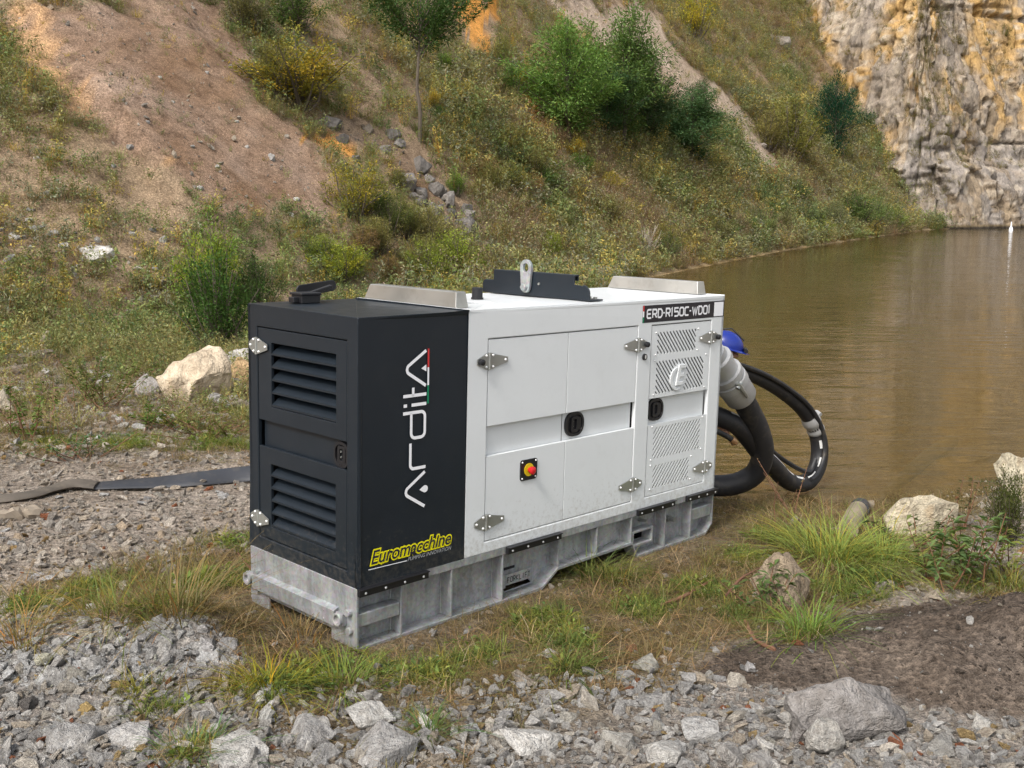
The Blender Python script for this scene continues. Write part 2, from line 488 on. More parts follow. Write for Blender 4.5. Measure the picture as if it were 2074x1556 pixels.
# ------------------------------------------------------------------ mesh helpers
def mesh_np(name, verts, quads=None, tris=None, mats=(), attrs=None, smooth=False, fmat=None):
    me = bpy.data.meshes.new(name)
    verts = np.asarray(verts, np.float32)
    nq = 0 if quads is None else len(quads); ntr = 0 if tris is None else len(tris)
    idx = np.concatenate([np.asarray(a, np.int32).ravel() for a in (quads, tris) if a is not None and len(a)])
    me.vertices.add(len(verts)); me.vertices.foreach_set('co', verts.ravel())
    me.loops.add(len(idx)); me.loops.foreach_set('vertex_index', idx)
    me.polygons.add(nq + ntr)
    starts = np.concatenate([np.arange(nq) * 4, nq * 4 + np.arange(ntr) * 3]).astype(np.int32)
    me.polygons.foreach_set('loop_start', starts)
    if fmat is not None: me.polygons.foreach_set('material_index', np.asarray(fmat, np.int32))
    if smooth: me.polygons.foreach_set('use_smooth', np.ones(nq + ntr, bool))
    for k, v in (attrs or {}).items():
        v = np.asarray(v, np.float32)
        if v.shape[1] == 3: v = np.concatenate([v, np.ones((len(v), 1), np.float32)], 1)
        a = me.attributes.new(k, 'FLOAT_COLOR', 'POINT'); a.data.foreach_set('color', v.ravel())
    me.update(calc_edges=True)
    for mm in mats: me.materials.append(mm)
    return me

class MB:
    """collects shapes, then becomes ONE mesh object"""
    def __init__(self): self.v = []; self.f = []; self.m = []; self.cur = 0
    def add(self, vs, fs):
        o = len(self.v); self.v += [tuple(p) for p in vs]
        for f in fs: self.f.append([i + o for i in f]); self.m.append(self.cur)
        return self
    def box(self, x0, x1, y0, y1, z0, z1, mat=None):
        vs = [(x, y, z) for z in (z0, z1) for y in (y0, y1) for x in (x0, x1)]
        if mat is not None: vs = [mat @ Vector(p) for p in vs]
        return self.add(vs, [(0, 2, 3, 1), (4, 5, 7, 6), (0, 1, 5, 4), (2, 6, 7, 3), (0, 4, 6, 2), (1, 3, 7, 5)])
    def plate(self, outer, holes, o, e1, e2, th):
        """flat plate with holes: 2-D loops in the frame (o, e1, e2), thickness along e1 x e2 backwards"""
        loops = [list(outer)] + [list(h) for h in holes]
        flat = [p for l in loops for p in l]
        tris = tessellate_polygon([[Vector((p[0], p[1], 0)) for p in l] for l in loops])
        e1 = Vector(e1); e2 = Vector(e2); n = e1.cross(e2); o = Vector(o)
        top = [o + e1 * p[0] + e2 * p[1] for p in flat]; nb = len(flat)
        bot = [p - n * th for p in top]
        fs = []
        for a, b, c in tris:
            ar = (flat[b][0] - flat[a][0]) * (flat[c][1] - flat[a][1]) - (flat[b][1] - flat[a][1]) * (flat[c][0] - flat[a][0])
            if ar < 0: b, c = c, b
            fs.append((a, b, c)); fs.append((c + nb, b + nb, a + nb))
        k = 0
        for li, l in enumerate(loops):
            ar = sum(l[i][0] * l[(i + 1) % len(l)][1] - l[(i + 1) % len(l)][0] * l[i][1] for i in range(len(l)))
            ccw = ar > 0
            for i in range(len(l)):
                a = k + i; b = k + (i + 1) % len(l)
                f = (a, a + nb, b + nb, b)
                if (ccw and li == 0) or (not ccw and li > 0): fs.append(f)
                else: fs.append(f[::-1])
            k += len(l)
        return self.add(top + bot, fs)
    def tube(self, pts, rad, n=10, cap=True):
        pts = [Vector(p) for p in pts]
        rs = rad if hasattr(rad, '__len__') else [rad] * len(pts)
        vs = []; up = None
        for i, p in enumerate(pts):
            t = (pts[min(i + 1, len(pts) - 1)] - pts[max(i - 1, 0)])
            t = t.normalized() if t.length > 1e-9 else Vector((0, 0, 1))
            if up is None:
                up = Vector((0, 0, 1)) if abs(t.z) < 0.9 else Vector((1, 0, 0))
            a = t.cross(up)
            if a.length < 1e-6: a = t.orthogonal()
            a.normalize(); b = a.cross(t).normalized(); up = b
            for k in range(n):
                w = 2 * math.pi * k / n
                vs.append(p + (a * math.cos(w) + b * math.sin(w)) * rs[i])
        fs = []
        for i in range(len(pts) - 1):
            for k in range(n):
                k2 = (k + 1) % n
                fs.append((i * n + k2, i * n + k, (i + 1) * n + k, (i + 1) * n + k2))
        if cap:
            fs.append(tuple(range(n))); fs.append(tuple((len(pts) - 1) * n + k for k in range(n))[::-1])
        return self.add(vs, fs)
    def cyl(self, c, axis, r, h, n=20, r2=None):
        c = Vector(c); a = Vector(axis).normalized()
        return self.tube([c, c + a * h], [r, r if r2 is None else r2], n)
    def dome(self, c, axis, r, h, n=14):
        c = Vector(c); a = Vector(axis).normalized()
        ks = [0, 0.35, 0.7, 0.92, 1.0]
        return self.tube([c + a * h * k for k in ks], [r * math.sqrt(max(1 - k * k, 0.0)) + 1e-4 for k in ks], n)
    def ribbon(self, pts, w, o, e1, e2, closed=False):
        """flat stroke of lettering"""
        P = [Vector((p[0], p[1])) for p in pts]; n = len(P); o = Vector(o); e1 = Vector(e1); e2 = Vector(e2)
        L = []; Rr = []
        for i in range(n):
            a = P[i - 1] if (i > 0 or closed) else None
            b = P[(i + 1) % n] if (i < n - 1 or closed) else None
            d1 = (P[i] - a).normalized() if a is not None else None
            d2 = (b - P[i]).normalized() if b is not None else None
            if d1 is None: d1 = d2
            if d2 is None: d2 = d1
            n1 = Vector((-d1.y, d1.x)); n2 = Vector((-d2.y, d2.x))
            m = (n1 + n2)
            m = m.normalized() if m.length > 1e-6 else n1
            k = min(1.0 / max(m.dot(n1), 0.35), 2.2)
            L.append(P[i] + m * (w / 2 * k)); Rr.append(P[i] - m * (w / 2 * k))
        vs = [o + e1 * p.x + e2 * p.y for p in L] + [o + e1 * p.x + e2 * p.y for p in Rr]
        fs = []
        for i in range(n if closed else n - 1):
            j = (i + 1) % n
            fs.append((n + i, n + j, j, i))
        return self.add(vs, fs)
    def poly(self, pts, o, e1, e2):
        o = Vector(o); e1 = Vector(e1); e2 = Vector(e2)
        tr = tessellate_polygon([[Vector((p[0], p[1], 0)) for p in pts]])
        fs = []
        for a, b, c in tr:
            ar = (pts[b][0] - pts[a][0]) * (pts[c][1] - pts[a][1]) - (pts[b][1] - pts[a][1]) * (pts[c][0] - pts[a][0])
            fs.append((a, b, c) if ar > 0 else (a, c, b))
        return self.add([o + e1 * p[0] + e2 * p[1] for p in pts], fs)
    def build(self, name, mats, parent=None, bevel=0.0, smooth=False, seg=2, label=None):
        me = bpy.data.meshes.new(name)
        me.from_pydata([tuple(p) for p in self.v], [], self.f)
        if not isinstance(mats, (list, tuple)): mats = [mats]
        for mm in mats: me.materials.append(mm)
        me.polygons.foreach_set('material_index', self.m)
        if smooth:
            me.polygons.foreach_set('use_smooth', [True] * len(me.polygons))
            me.set_sharp_from_angle(angle=R(40))
        ob = bpy.data.objects.new(name, me)
        link(ob, parent)
        if bevel > 0:
            bm = bmesh.new(); bm.from_mesh(me)
            bmesh.ops.remove_doubles(bm, verts=bm.verts, dist=1e-5)
            bmesh.ops.dissolve_limit(bm, angle_limit=R(0.5), verts=bm.verts, edges=bm.edges)
            bm.to_mesh(me); bm.free()
            md = ob.modifiers.new('edge_softening', 'BEVEL'); md.width = bevel; md.segments = seg
            md.limit_method = 'ANGLE'; md.angle_limit = R(50); md.harden_normals = False
        if label: ob['label'] = label
        return ob

def arc(cx, cy, r, a0, a1, n=8, ry=None):
    ry = r if ry is None else ry
    return [(cx + r * math.cos(R(a0 + (a1 - a0) * i / n)), cy + ry * math.sin(R(a0 + (a1 - a0) * i / n))) for i in range(n + 1)]

def rrect(x0, x1, y0, y1, r, n=6):
    return arc(x1 - r, y1 - r, r, 0, 90, n) + arc(x0 + r, y1 - r, r, 90, 180, n) + arc(x0 + r, y0 + r, r, 180, 270, n) + arc(x1 - r, y0 + r, r, 270, 360, n)

def rect(x0, x1, y0, y1):
    return [(x0, y0), (x1, y0), (x1, y1), (x0, y1)]

def smooth_path(pts, n=8):
    """Catmull-Rom through the points (tuples of any length)"""
    P = [np.array(p, float) for p in pts]; P = [2 * P[0] - P[1]] + P + [2 * P[-1] - P[-2]]
    out = []
    for i in range(1, len(P) - 2):
        for k in range(n):
            t = k / n
            out.append(0.5 * (2 * P[i] + (P[i + 1] - P[i - 1]) * t + (2 * P[i - 1] - 5 * P[i] + 4 * P[i + 1] - P[i + 2]) * t * t + (3 * P[i] - P[i - 1] - 3 * P[i + 1] + P[i + 2]) * t ** 3))
    out.append(P[-2]); return out

# ================================================================== THE SETTING
def zone(pix):
    return [(p[0], p[1]) for p in gps(pix)]

Z_SCREE = [zone(z) for z in (
    [(30, 40), (150, 10), (330, 20), (470, 80), (490, 200), (570, 250), (660, 320), (660, 440), (560, 450), (470, 430), (400, 400), (320, 370), (250, 320), (190, 250), (110, 150)],
    [(300, 2), (460, 2), (520, 120), (470, 130), (380, 60)])]
Z_TAN = [zone(z) for z in ([(2, 2), (50, 2), (110, 90), (200, 200), (260, 275), (190, 270), (90, 170), (2, 80)], [(290, 280), (330, 300), (350, 360), (320, 350)], [(150, 180), (200, 220), (230, 270), (180, 250)])]
Z_ORANGE = [zone(z) for z in (
    [(915, 2), (1010, 2), (1012, 60), (1000, 115), (962, 100), (930, 60)],
    [(1040, 193), (1075, 198), (1112, 225), (1105, 268), (1070, 262), (1042, 240)],
    [(645, 280), (700, 282), (722, 300), (716, 325), (650, 322)], [(985, 110), (1045, 120), (1080, 160), (1045, 150), (1000, 125)])]
Z_CHUTE = [zone(z) for z in (
    [(1110, 2), (1290, 2), (1335, 50), (1365, 100), (1415, 140), (1470, 190), (1520, 240), (1470, 265), (1400, 235), (1330, 180), (1240, 110), (1160, 60)],
    [(1465, 205), (1515, 230), (1560, 300), (1600, 365), (1565, 385), (1500, 300)])]
Z_RIDGE = [zone(z) for z in (
    [(640, 240), (700, 240), (760, 270), (830, 300), (880, 345), (920, 395), (975, 450), (1000, 505), (950, 510), (880, 460), (820, 390), (790, 320), (720, 300), (650, 270)],)]

Z_EARTH = zone([(1400, 1352), (1500, 1312), (1620, 1270), (1740, 1243), (1900, 1215), (2074, 1195), (2300, 1180), (2300, 1450), (2074, 1445), (1950, 1450), (1850, 1425), (1770, 1392), (1640, 1395), (1560, 1378), (1470, 1368)])
Z_HEAP = zone([(-60, 1400), (-60, 1330), (60, 1325), (190, 1262), (330, 1248), (440, 1262), (490, 1300), (500, 1345), (420, 1362), (300, 1385), (120, 1400)])

def in_any(x, y, zs, wob=0.0):
    if wob:
        x, y = x + wob * fbm(x * 0.9, y * 0.9, 71, 5, 0.65), y + wob * fbm(x * 0.9, y * 0.9, 73, 5, 0.65)
    m = np.zeros(np.shape(x), bool)
    for z in zs: m |= in_poly(x, y, z)
    return m

def grade(c0, rate, lo, hi, dlo, dhi, step):
    xs = list(np.arange(dlo, dhi + 1e-6, step)); s = step; x = dhi
    while x < hi: s = s * (1 + rate); x += s; xs.append(x)
    s = step; x = dlo; left = []
    while x > lo: s = s * (1 + rate); x -= s; left.append(x)
    return np.array(left[::-1] + xs)

def build_ground():
    gx = grade(0, 0.026, -140, 190, -4.6, 4.6, 0.05)
    gy = grade(0, 0.026, -60, 230, 2.6, 10.0, 0.05)
    X, Y = np.meshgrid(gx, gy)
    Zh = ground_h(X, Y)
    x = X.ravel(); y = Y.ravel(); z = Zh.ravel()
    nx, ny = len(gx), len(gy)
    i = np.arange((ny - 1) * (nx - 1)); r = i // (nx - 1); c = i % (nx - 1); a = r * nx + c
    q = np.stack([a, a + 1, a + nx + 1, a + nx], 1)
    ds, ar, side = seg_dist(x, y, TOE); s = ds * side
    dl, _, _ = seg_dist(x, y, LAKE + LAKE[:1]); land = np.where(in_poly(x, y, LAKE), -dl, dl)
    def C(*c): return np.array(c, float)
    n = fbm(x * 0.8, y * 0.8, 51)[:, None]; n2 = fbm(x * 0.25, y * 0.25, 53)[:, None]; n3 = fbm(x * 2.4, y * 2.4, 57)[:, None]
    fore = (1 - sstep(4.4, 5.3, y))[:, None]
    col = C(0.27, 0.232, 0.195) * (1 - fore) + C(0.21, 0.19, 0.17) * fore + n * 0.05 + n3 * 0.05
    # matted grass round the machine
    u = (x - GEN_O[0]) * _gU[0] + (y - GEN_O[1]) * _gU[1]; v = (x - GEN_O[0]) * _gV[0] + (y - GEN_O[1]) * _gV[1]
    gd = np.maximum(np.maximum(-u - 0.9, u - 6.0), np.maximum(-v - 1.25, v - 1.9))
    gm = (1 - sstep(-0.25, 0.35, gd + 0.5 * n[:, 0]))[:, None] * 0.85
    col = col * (1 - gm) + (C(0.135, 0.103, 0.062) + n3 * 0.03) * gm
    col = np.where(in_any(x, y, [Z_HEAP], 0.12)[:, None], C(0.25, 0.235, 0.22), col)
    # dark heap of earth
    em = in_any(x, y, [Z_EARTH], 0.12)[:, None] * 1.0
    col = col * (1 - em) + (C(0.105, 0.083, 0.066) + n3 * 0.025) * em
    # hillside
    hm = sstep(-1.0, 1.5, s + 0.8 * n[:, 0])[:, None]
    hill = C(0.30, 0.222, 0.150) + n2 * C(0.05, 0.04, 0.02) + n * C(0.035, 0.03, 0.02)
    scree = C(0.275, 0.186, 0.128) + n * 0.06 + n2 * 0.05 + n3 * 0.05
    streak = fbm(ar * 1.3, s * 0.12, 59)[:, None]
    scree = scree + streak * C(0.04, 0.03, 0.02)
    for zs, cc in ((Z_SCREE, scree), (Z_TAN, C(0.50, 0.32, 0.18) + n * 0.05), (Z_CHUTE, C(0.44, 0.35, 0.27) + streak * 0.09 + n * 0.05), (Z_ORANGE, C(0.62, 0.30, 0.075) + n * C(0.12, 0.07, 0.03)),
                   (Z_RIDGE, C(0.23, 0.165, 0.115) + n * 0.05)):
        mk = in_any(x, y, zs, 1.3)[:, None]
        hill = np.where(mk, cc, hill)
    col = col * (1 - hm) + hill * hm
    wet = (1 - sstep(-0.3, 0.5, land))[:, None]
    col = col * (1 - wet) + (C(0.33, 0.235, 0.105) + n3 * 0.07) * wet
    col = np.clip(col, 0.01, 0.9)
    me = mesh_np('ground', np.stack([x, y, z], 1), quads=q, mats=[M['ground']], attrs={'soil': col}, smooth=True)
    o = link(bpy.data.objects.new('ground', me)); tag(o, kind='structure')
    return o
build_ground()

def build_water():
    xs = np.concatenate([np.linspace(0.5, 12, 24), np.linspace(15, 140, 26)]); ys = np.concatenate([np.linspace(8, 30, 24), np.linspace(33, 130, 26)])
    mb = MB(); mb.add([(0.4, 8.2, WATER_Z), (135, 8.2, WATER_Z), (135, 130, WATER_Z), (0.4, 130, WATER_Z)], [(0, 1, 2, 3)])
    o = mb.build('lake_water', M['water']); tag(o, kind='structure')
build_water()

CLIFF = [(8, 150), (16, 124), (22, 110), (26, 101), (30, 94.5), (34.5, 89.0), (38, 91.0), (45, 94.5), (53, 99.5), (70, 106), (100, 109), (131, 95)]
def cliff_pos(T, Hh):
    """T: metres along the foot, Hh: metres up"""
    seg = [math.dist(a, b) for a, b in zip(CLIFF[:-1], CLIFF[1:])]; acc = np.concatenate([[0], np.cumsum(seg)])
    px = sum(np.interp(T + o_, acc, [p[0] for p in CLIFF]) for o_ in (-5, -2.5, 0, 2.5, 5)) / 5; py = sum(np.interp(T + o_, acc, [p[1] for p in CLIFF]) for o_ in (-5, -2.5, 0, 2.5, 5)) / 5
    e = 7.0
    tx = np.interp(T + e, acc, [p[0] for p in CLIFF]) - np.interp(T - e, acc, [p[0] for p in CLIFF])
    ty = np.interp(T + e, acc, [p[1] for p in CLIFF]) - np.interp(T - e, acc, [p[1] for p in CLIFF])
    L = np.hypot(tx, ty) + 1e-9; nx, ny = ty / L, -tx / L          # outwards, to the lake
    d = np.zeros(T.shape)
    wx = T + 0.8 * fbm(T * 0.3, Hh * 0.3, 81); wy = Hh + 0.8 * fbm(T * 0.3, Hh * 0.3, 83)
    r1, a1, b1, ox, oy = cells(wx / 3.4 + wy * 0.08, wy / 4.6, 91)
    d += (r1[0] - 0.5) * 0.8 + ox * (r1[1] - 0.5) * 1.0 + oy * (r1[2] - 0.5) * 0.6
    r2, a2, b2, ox2, oy2 = cells(wx / 1.25 + wy * 0.12, wy / 1.7, 97)
    d += (r2[0] - 0.5) * 0.32 + ox2 * (r2[1] - 0.5) * 0.5 + oy2 * (r2[2] - 0.5) * 0.35 - 0.12 * (1 - sstep(0.0, 0.10, b2 - a2))
    r3, a3, b3, ox3, oy3 = cells(wx / 0.55, wy / 0.42, 99)
    d += (r3[0] - 0.5) * 0.11 - 0.04 * (1 - sstep(0.0, 0.12, b3 - a3))
    crk = np.abs(fbm(T * 0.55, Hh * 0.07, 105)); d -= 0.9 * (1 - sstep(0.0, 0.07, crk))          # upright cracks
    led = np.abs(fbm(T * 0.05 + 3, Hh * 0.42, 107)); d -= 0.45 * (1 - sstep(0.0, 0.10, led)) * sstep(55, 70, T)   # bedding ledges
    d += 1.4 * fbm(T * 0.09, Hh * 0.12, 101)
    d -= 0.22 * Hh + 0.02 * Hh * np.sin(T * 0.35)                   # leans back
    # a ledge a third of the way up
    d -= 1.2 * sstep(5.5, 7.0, Hh + 1.2 * fbm(T * 0.2, T * 0, 103))
    d += 0.9 * np.exp(-(Hh / 0.35) ** 2) * 0.6                       # undercut shelf at the waterline
    return px + nx * d, py + ny * d, WATER_Z - 0.6 + Hh, (r1, r2, r3, a2, b2)

def build_cliff():
    t = np.concatenate([np.arange(0, 44, 0.8), np.arange(44, 115, 0.17), np.arange(115, 195, 1.2)])
    h = np.concatenate([np.arange(0, 23, 0.17), np.arange(23, 48, 1.0)])
    T, Hh = np.meshgrid(t, h)
    X, Y, Zc, (r1, r2, r3, a2, b2) = cliff_pos(T, Hh)
    nx, ny = len(t), len(h)
    i = np.arange((ny - 1) * (nx - 1)); r = i // (nx - 1); c = i % (nx - 1); a = r * nx + c
    q = np.stack([a, a + 1, a + nx + 1, a + nx], 1)
    n = fbm(T * 0.20, Hh * 0.15, 111, 5); n2 = fbm(T * 0.7, Hh * 0.45, 113)
    tan = np.array([0.47, 0.375, 0.27]); orange = np.array([0.66, 0.43, 0.18]); grey = np.array([0.36, 0.325, 0.295]); pale = np.array([0.60, 0.52, 0.42])
    hf = sstep(5.0, 11.0, Hh + 3.0 * n)
    w_or = np.clip(sstep(0.42, 0.72, r1[2] * 0.28 + r2[1] * 0.28 + 0.55 * n + 0.22 * n2 + 0.20) * hf + 0.1 * n2, 0, 1)[..., None]
    w_gr = np.clip(sstep(0.40, 0.70, r2[0] * 0.35 + r3[2] * 0.2 - 0.45 * n - 0.2 * n2 + 0.24) * (1 - 0.35 * hf) + 0.15 * n2, 0, 1)[..., None]
    col = tan * (1 - 0.35 * r3[0][..., None]) + 0.05 * n2[..., None]
    col = col * (1 - w_or) + orange * (0.8 + 0.3 * r2[2][..., None]) * w_or
    col = col * (1 - w_gr) + grey * (0.75 + 0.5 * r3[1][..., None]) * w_gr
    pl = (sstep(0.8, 0.95, r3[2]) * 0.7)[..., None]
    col = col * (1 - pl) + pale * pl
    col = np.where((Hh < 0.95)[..., None], np.array([0.30, 0.235, 0.15]), col)
    col = np.where((Hh < 0.72)[..., None], np.array([0.06, 0.05, 0.04]), col)
    me = mesh_np('cliff', np.stack([X, Y, Zc], -1).reshape(-1, 3), quads=q, mats=[M['cliff']], attrs={'soil': np.clip(col * 0.80, 0.01, 0.9).reshape(-1, 3)})
    o = link(bpy.data.objects.new('cliff', me)); tag(o, kind='structure')
build_cliff()

# ================================================================== THE GENERATOR / PUMP SET
U3 = Vector((_gU[0], _gU[1], GEN_B)).normalized()
V3 = Vector((_gV[0], _gV[1], GEN_A)); V3 = (V3 - U3 * U3.dot(V3)).normalized()
W3 = U3.cross(V3)
gen = empty('pump_generator')
gen.matrix_world = Matrix(((U3.x, V3.x, W3.x, GEN_O[0]), (U3.y, V3.y, W3.y, GEN_O[1]), (U3.z, V3.z, W3.z, 0.0), (0, 0, 0, 1)))
tag(gen, 'large white and dark grey boxed pump generator standing on a galvanised steel skid', 'generator')
L, W, HB, HT = GEN_L, GEN_W, BASE_H, BASE_H + CAN_H
SPLIT = 0.727
X_, Y_, Z_ = (1, 0, 0), (0, 1, 0), (0, 0, 1)

def side(mb, outer, holes, y, th): return mb.plate(outer, holes, (0, y, 0), X_, Z_, th)                 # e1 x e2 = -y: outward
def endp(mb, outer, holes, x, th): return mb.plate([(-p[0], p[1]) for p in outer], [[(-p[0], p[1]) for p in h] for h in holes], (x, 0, 0), (0, -1, 0), Z_, th)  # outward -x

# ---- shell, light part
LD = (0.874, 2.182, 0.392, 1.522)      # double door opening
RD = (2.322, 2.986, 0.394, 1.518)      # louvred door opening
mb = MB()
side(mb, rect(SPLIT, L, HB, HT), [rect(*LD), rect(*RD)], 0.0, 0.028)
mb.plate(rect(SPLIT, L, 0.0, W), [arc(1.165, 0.395, 0.088, 0, 345, 23, 0.088)], (0, 0, HT), X_, Y_, 0.02)
mb.plate(rect(-L, -SPLIT, HB, HT), [], (0, W, 0), (-1, 0, 0), Z_, 0.028)
mb.plate(rect(0.0, W, HB, HT), [], (L, 0, 0), Y_, Z_, 0.028)
mb.build('canopy', M['white'], gen, bevel=0.006)
# ---- shell, dark part
ED = (0.088, 0.880, 0.402, 1.562)      # end door opening, y0 y1 z0 z1
mb = MB()
side(mb, rect(0, SPLIT - 0.002, HB, HT), [], 0.0, 0.028)
mb.plate(rect(0, SPLIT - 0.002, 0.0, W), [], (0, 0, HT), X_, Y_, 0.02)
endp(mb, rect(0, W, HB, HT), [rect(*ED)], 0.0, 0.028)
mb.plate(rect(-SPLIT + 0.002, 0, HB, HT), [], (0, W, 0), (-1, 0, 0), Z_, 0.028)
mb.build('radiator_housing', M['anthracite'], gen, bevel=0.006)
mb = MB()
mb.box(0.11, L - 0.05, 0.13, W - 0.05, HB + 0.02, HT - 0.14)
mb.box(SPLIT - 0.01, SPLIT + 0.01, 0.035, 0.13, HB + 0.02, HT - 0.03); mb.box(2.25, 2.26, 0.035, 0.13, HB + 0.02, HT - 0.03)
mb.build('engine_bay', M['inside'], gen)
# folded seam where the two colours meet, on the roof
MB().box(SPLIT, SPLIT + 0.02, 0.004, W - 0.004, HT, HT + 0.006).build('roof_seam', M['white'], gen, bevel=0.002)

# ---- hinges and handles
def hinge(parent, c, e1, e2, n, knob=0, left=0.09, right=0.14):
    """c barrel centre, e1 along the leaf, e2 up, n outwards"""
    c = Vector(c); e1 = Vector(e1); e2 = Vector(e2); n = Vector(n)
    mb = MB(); h = 0.042
    def leaf(sgn, ln):
        pts = [(sgn * 0.002, -h), (sgn * 0.028, -h), (sgn * 0.036, -h * 0.86), (sgn * ln, -h * 0.34), (sgn * ln, h * 0.34), (sgn * 0.036, h * 0.86), (sgn * 0.028, h), (sgn * 0.002, h)]
        if sgn < 0: pts = pts[::-1]
        mb.plate(pts, [], c + n * 0.007, e1, e2, 0.005)
    leaf(-1, left); leaf(1, right)
    mb.tube([c - e2 * 0.046 + n * 0.006, c + e2 * 0.046 + n * 0.006], 0.0085, 10)
    mb.cur = 1
    for a, b in ((-left + 0.016, 0), (right - 0.018, 0), (-0.024, -0.031), (0.026, -0.031), (-0.024, 0.031), (0.026, 0.031)):
        mb.dome(c + e1 * a + e2 * b + n * 0.006, n, 0.0085, 0.008, 8)
    if knob:
        mb.cur = 2
        k = c + e1 * (knob * (abs(left if knob < 0 else right) - 0.02))
        mb.tube([k + n * 0.006, k + n * 0.012, k + n * 0.030, k + n * 0.034], [0.011, 0.017, 0.017, 0.012], 12)
    return mb.build('hinge', [M['steel'], M['bolt'], M['black_plastic']], parent, smooth=True)

def latch(parent, c, e1, e2, n, w=0.165, h=0.145):
    c = Vector(c); e1 = Vector(e1); e2 = Vector(e2); n = Vector(n)
    mb = MB()
    rc = min(w, h) * 0.44; outer = rrect(-w / 2, w / 2, -h / 2, h / 2, rc, 9); inner = rrect(-w / 2 + 0.016, w / 2 - 0.016, -h / 2 + 0.016, h / 2 - 0.016, rc - 0.015, 9)
    mb.plate(outer, [inner], c + n * 0.016, e1, e2, 0.016)
    mb.plate([(p[0] * 1.02, p[1] * 1.02) for p in inner], [], c + n * 0.003, e1, e2, 0.004)
    mb.plate(rrect(-0.030, 0.034, -0.050, 0.046, 0.014, 4), [rrect(-0.012, 0.018, -0.030, 0.030, 0.008, 3)], c + n * 0.015, e1, e2, 0.014)
    mb.plate(rrect(0.036, 0.058, -0.040, 0.040, 0.008, 3), [], c + n * 0.013, e1, e2, 0.012)
    mb.cur = 1
    for dz in (-0.014, 0.014):
        mb.cyl(c + e1 * -0.010 + e2 * dz + n * 0.004, n, 0.006, 0.006, 8)
    return mb.build('door_handle', [M['black_plastic'], M['steel']], parent, bevel=0.003)

# ---- double door on the long side: two leaves, each with proud panels and a sunken middle band
G = 0.005
def door_leaf(u0, u1, name, zu=1.042, zl=0.875, holes_u=(), holes_l=(), z0=LD[2], z1=LD[3], band=0.030, th=0.022):
    mb = MB()
    side(mb, rect(u0, u1, zu, z1 - G), holes_u, 0.003, th)
    side(mb, rect(u0, u1, z0 + G, zl), holes_l, 0.003, th)
    side(mb, rect(u0 + 0.001, u1 - 0.002, zl - 0.02, zu + 0.02), [], 0.003 + band, 0.006)
    # lips folded back to the band
    mb.box(u0, u1, min(0.024, th + 0.003), 0.003 + band, zl - 0.018, zl - 0.014); mb.box(u0, u1, min(0.024, th + 0.003), 0.003 + band, zu + 0.014, zu + 0.018)
    return mb.build(name, M['white'], gen, bevel=0.003 if th > 0.01 else 0.0)
dl = door_leaf(LD[0] + G, 1.525, 'side_door')
dr = door_leaf(1.530, LD[1] - G, 'side_door')
oS = (0, -1, 0)
hinge(dl, (0.880, 0, 1.402), X_, Z_, oS, -1); hinge(dl, (0.880, 0, 0.505), X_, Z_, oS, 0)
hinge(dr, (2.184, 0, 1.402), X_, Z_, oS, 1, left=0.14, right=0.09); hinge(dr, (2.184, 0, 0.506), X_, Z_, oS, 0, left=0.14, right=0.09)
latch(dr, (1.628, 0.033, 0.963), X_, Z_, oS)
# emergency stop on the left leaf
mb = MB()
mb.plate(rrect(-0.068, 0.068, -0.060, 0.060, 0.016, 4), [], (1.215, -0.004, 0.753), X_, Z_, 0.007)
mb.cur = 1; mb.plate(arc(0, 0, 0.038, 0, 345, 23), [], (1.213, -0.0075, 0.753), X_, Z_, 0.004)
mb.cur = 2; mb.tube([(1.213, -0.007, 0.753), (1.213, -0.022, 0.753), (1.213, -0.024, 0.753), (1.213, -0.040, 0.753), (1.213, -0.045, 0.753)], [0.013, 0.013, 0.022, 0.023, 0.015], 18)
mb.cur = 3
for a in (-0.055, 0.055):
    for b in (-0.047, 0.047): mb.dome((1.215 + a, -0.004, 0.753 + b), oS, 0.006, 0.005, 8)
mb.build('emergency_stop', [M['black_plastic'], M['yellow'], M['red'], M['bolt']], dl, smooth=True)
# small key lock between the doors
mb = MB(); mb.tube([(2.252, 0.0, 1.322), (2.252, -0.012, 1.322)], [0.021, 0.019], 16)
mb.cur = 1; mb.plate(rrect(-0.006, 0.006, -0.012, 0.012, 0.004, 3), [], (2.252, -0.0135, 1.322), X_, Z_, 0.004)
mb.build('key_lock', [M['black_plastic'], M['bolt']], gen, smooth=True)

# ---- louvred door with slanting slots
def slot(cx, cz, ln, ang, w=0.0105):
    a = R(ang); ca, sa = math.cos(a), math.sin(a)
    pts = [(ln / 2 * 1 + w / 2 * math.cos(R(t)), w / 2 * math.sin(R(t))) for t in (-90, -45, 0, 45, 90)] + [(-ln / 2 + w / 2 * math.cos(R(t)), w / 2 * math.sin(R(t))) for t in (90, 135, 180, 225, 270)]
    return [(cx + p[0] * ca - p[1] * sa, cz + p[0] * sa + p[1] * ca) for p in pts]

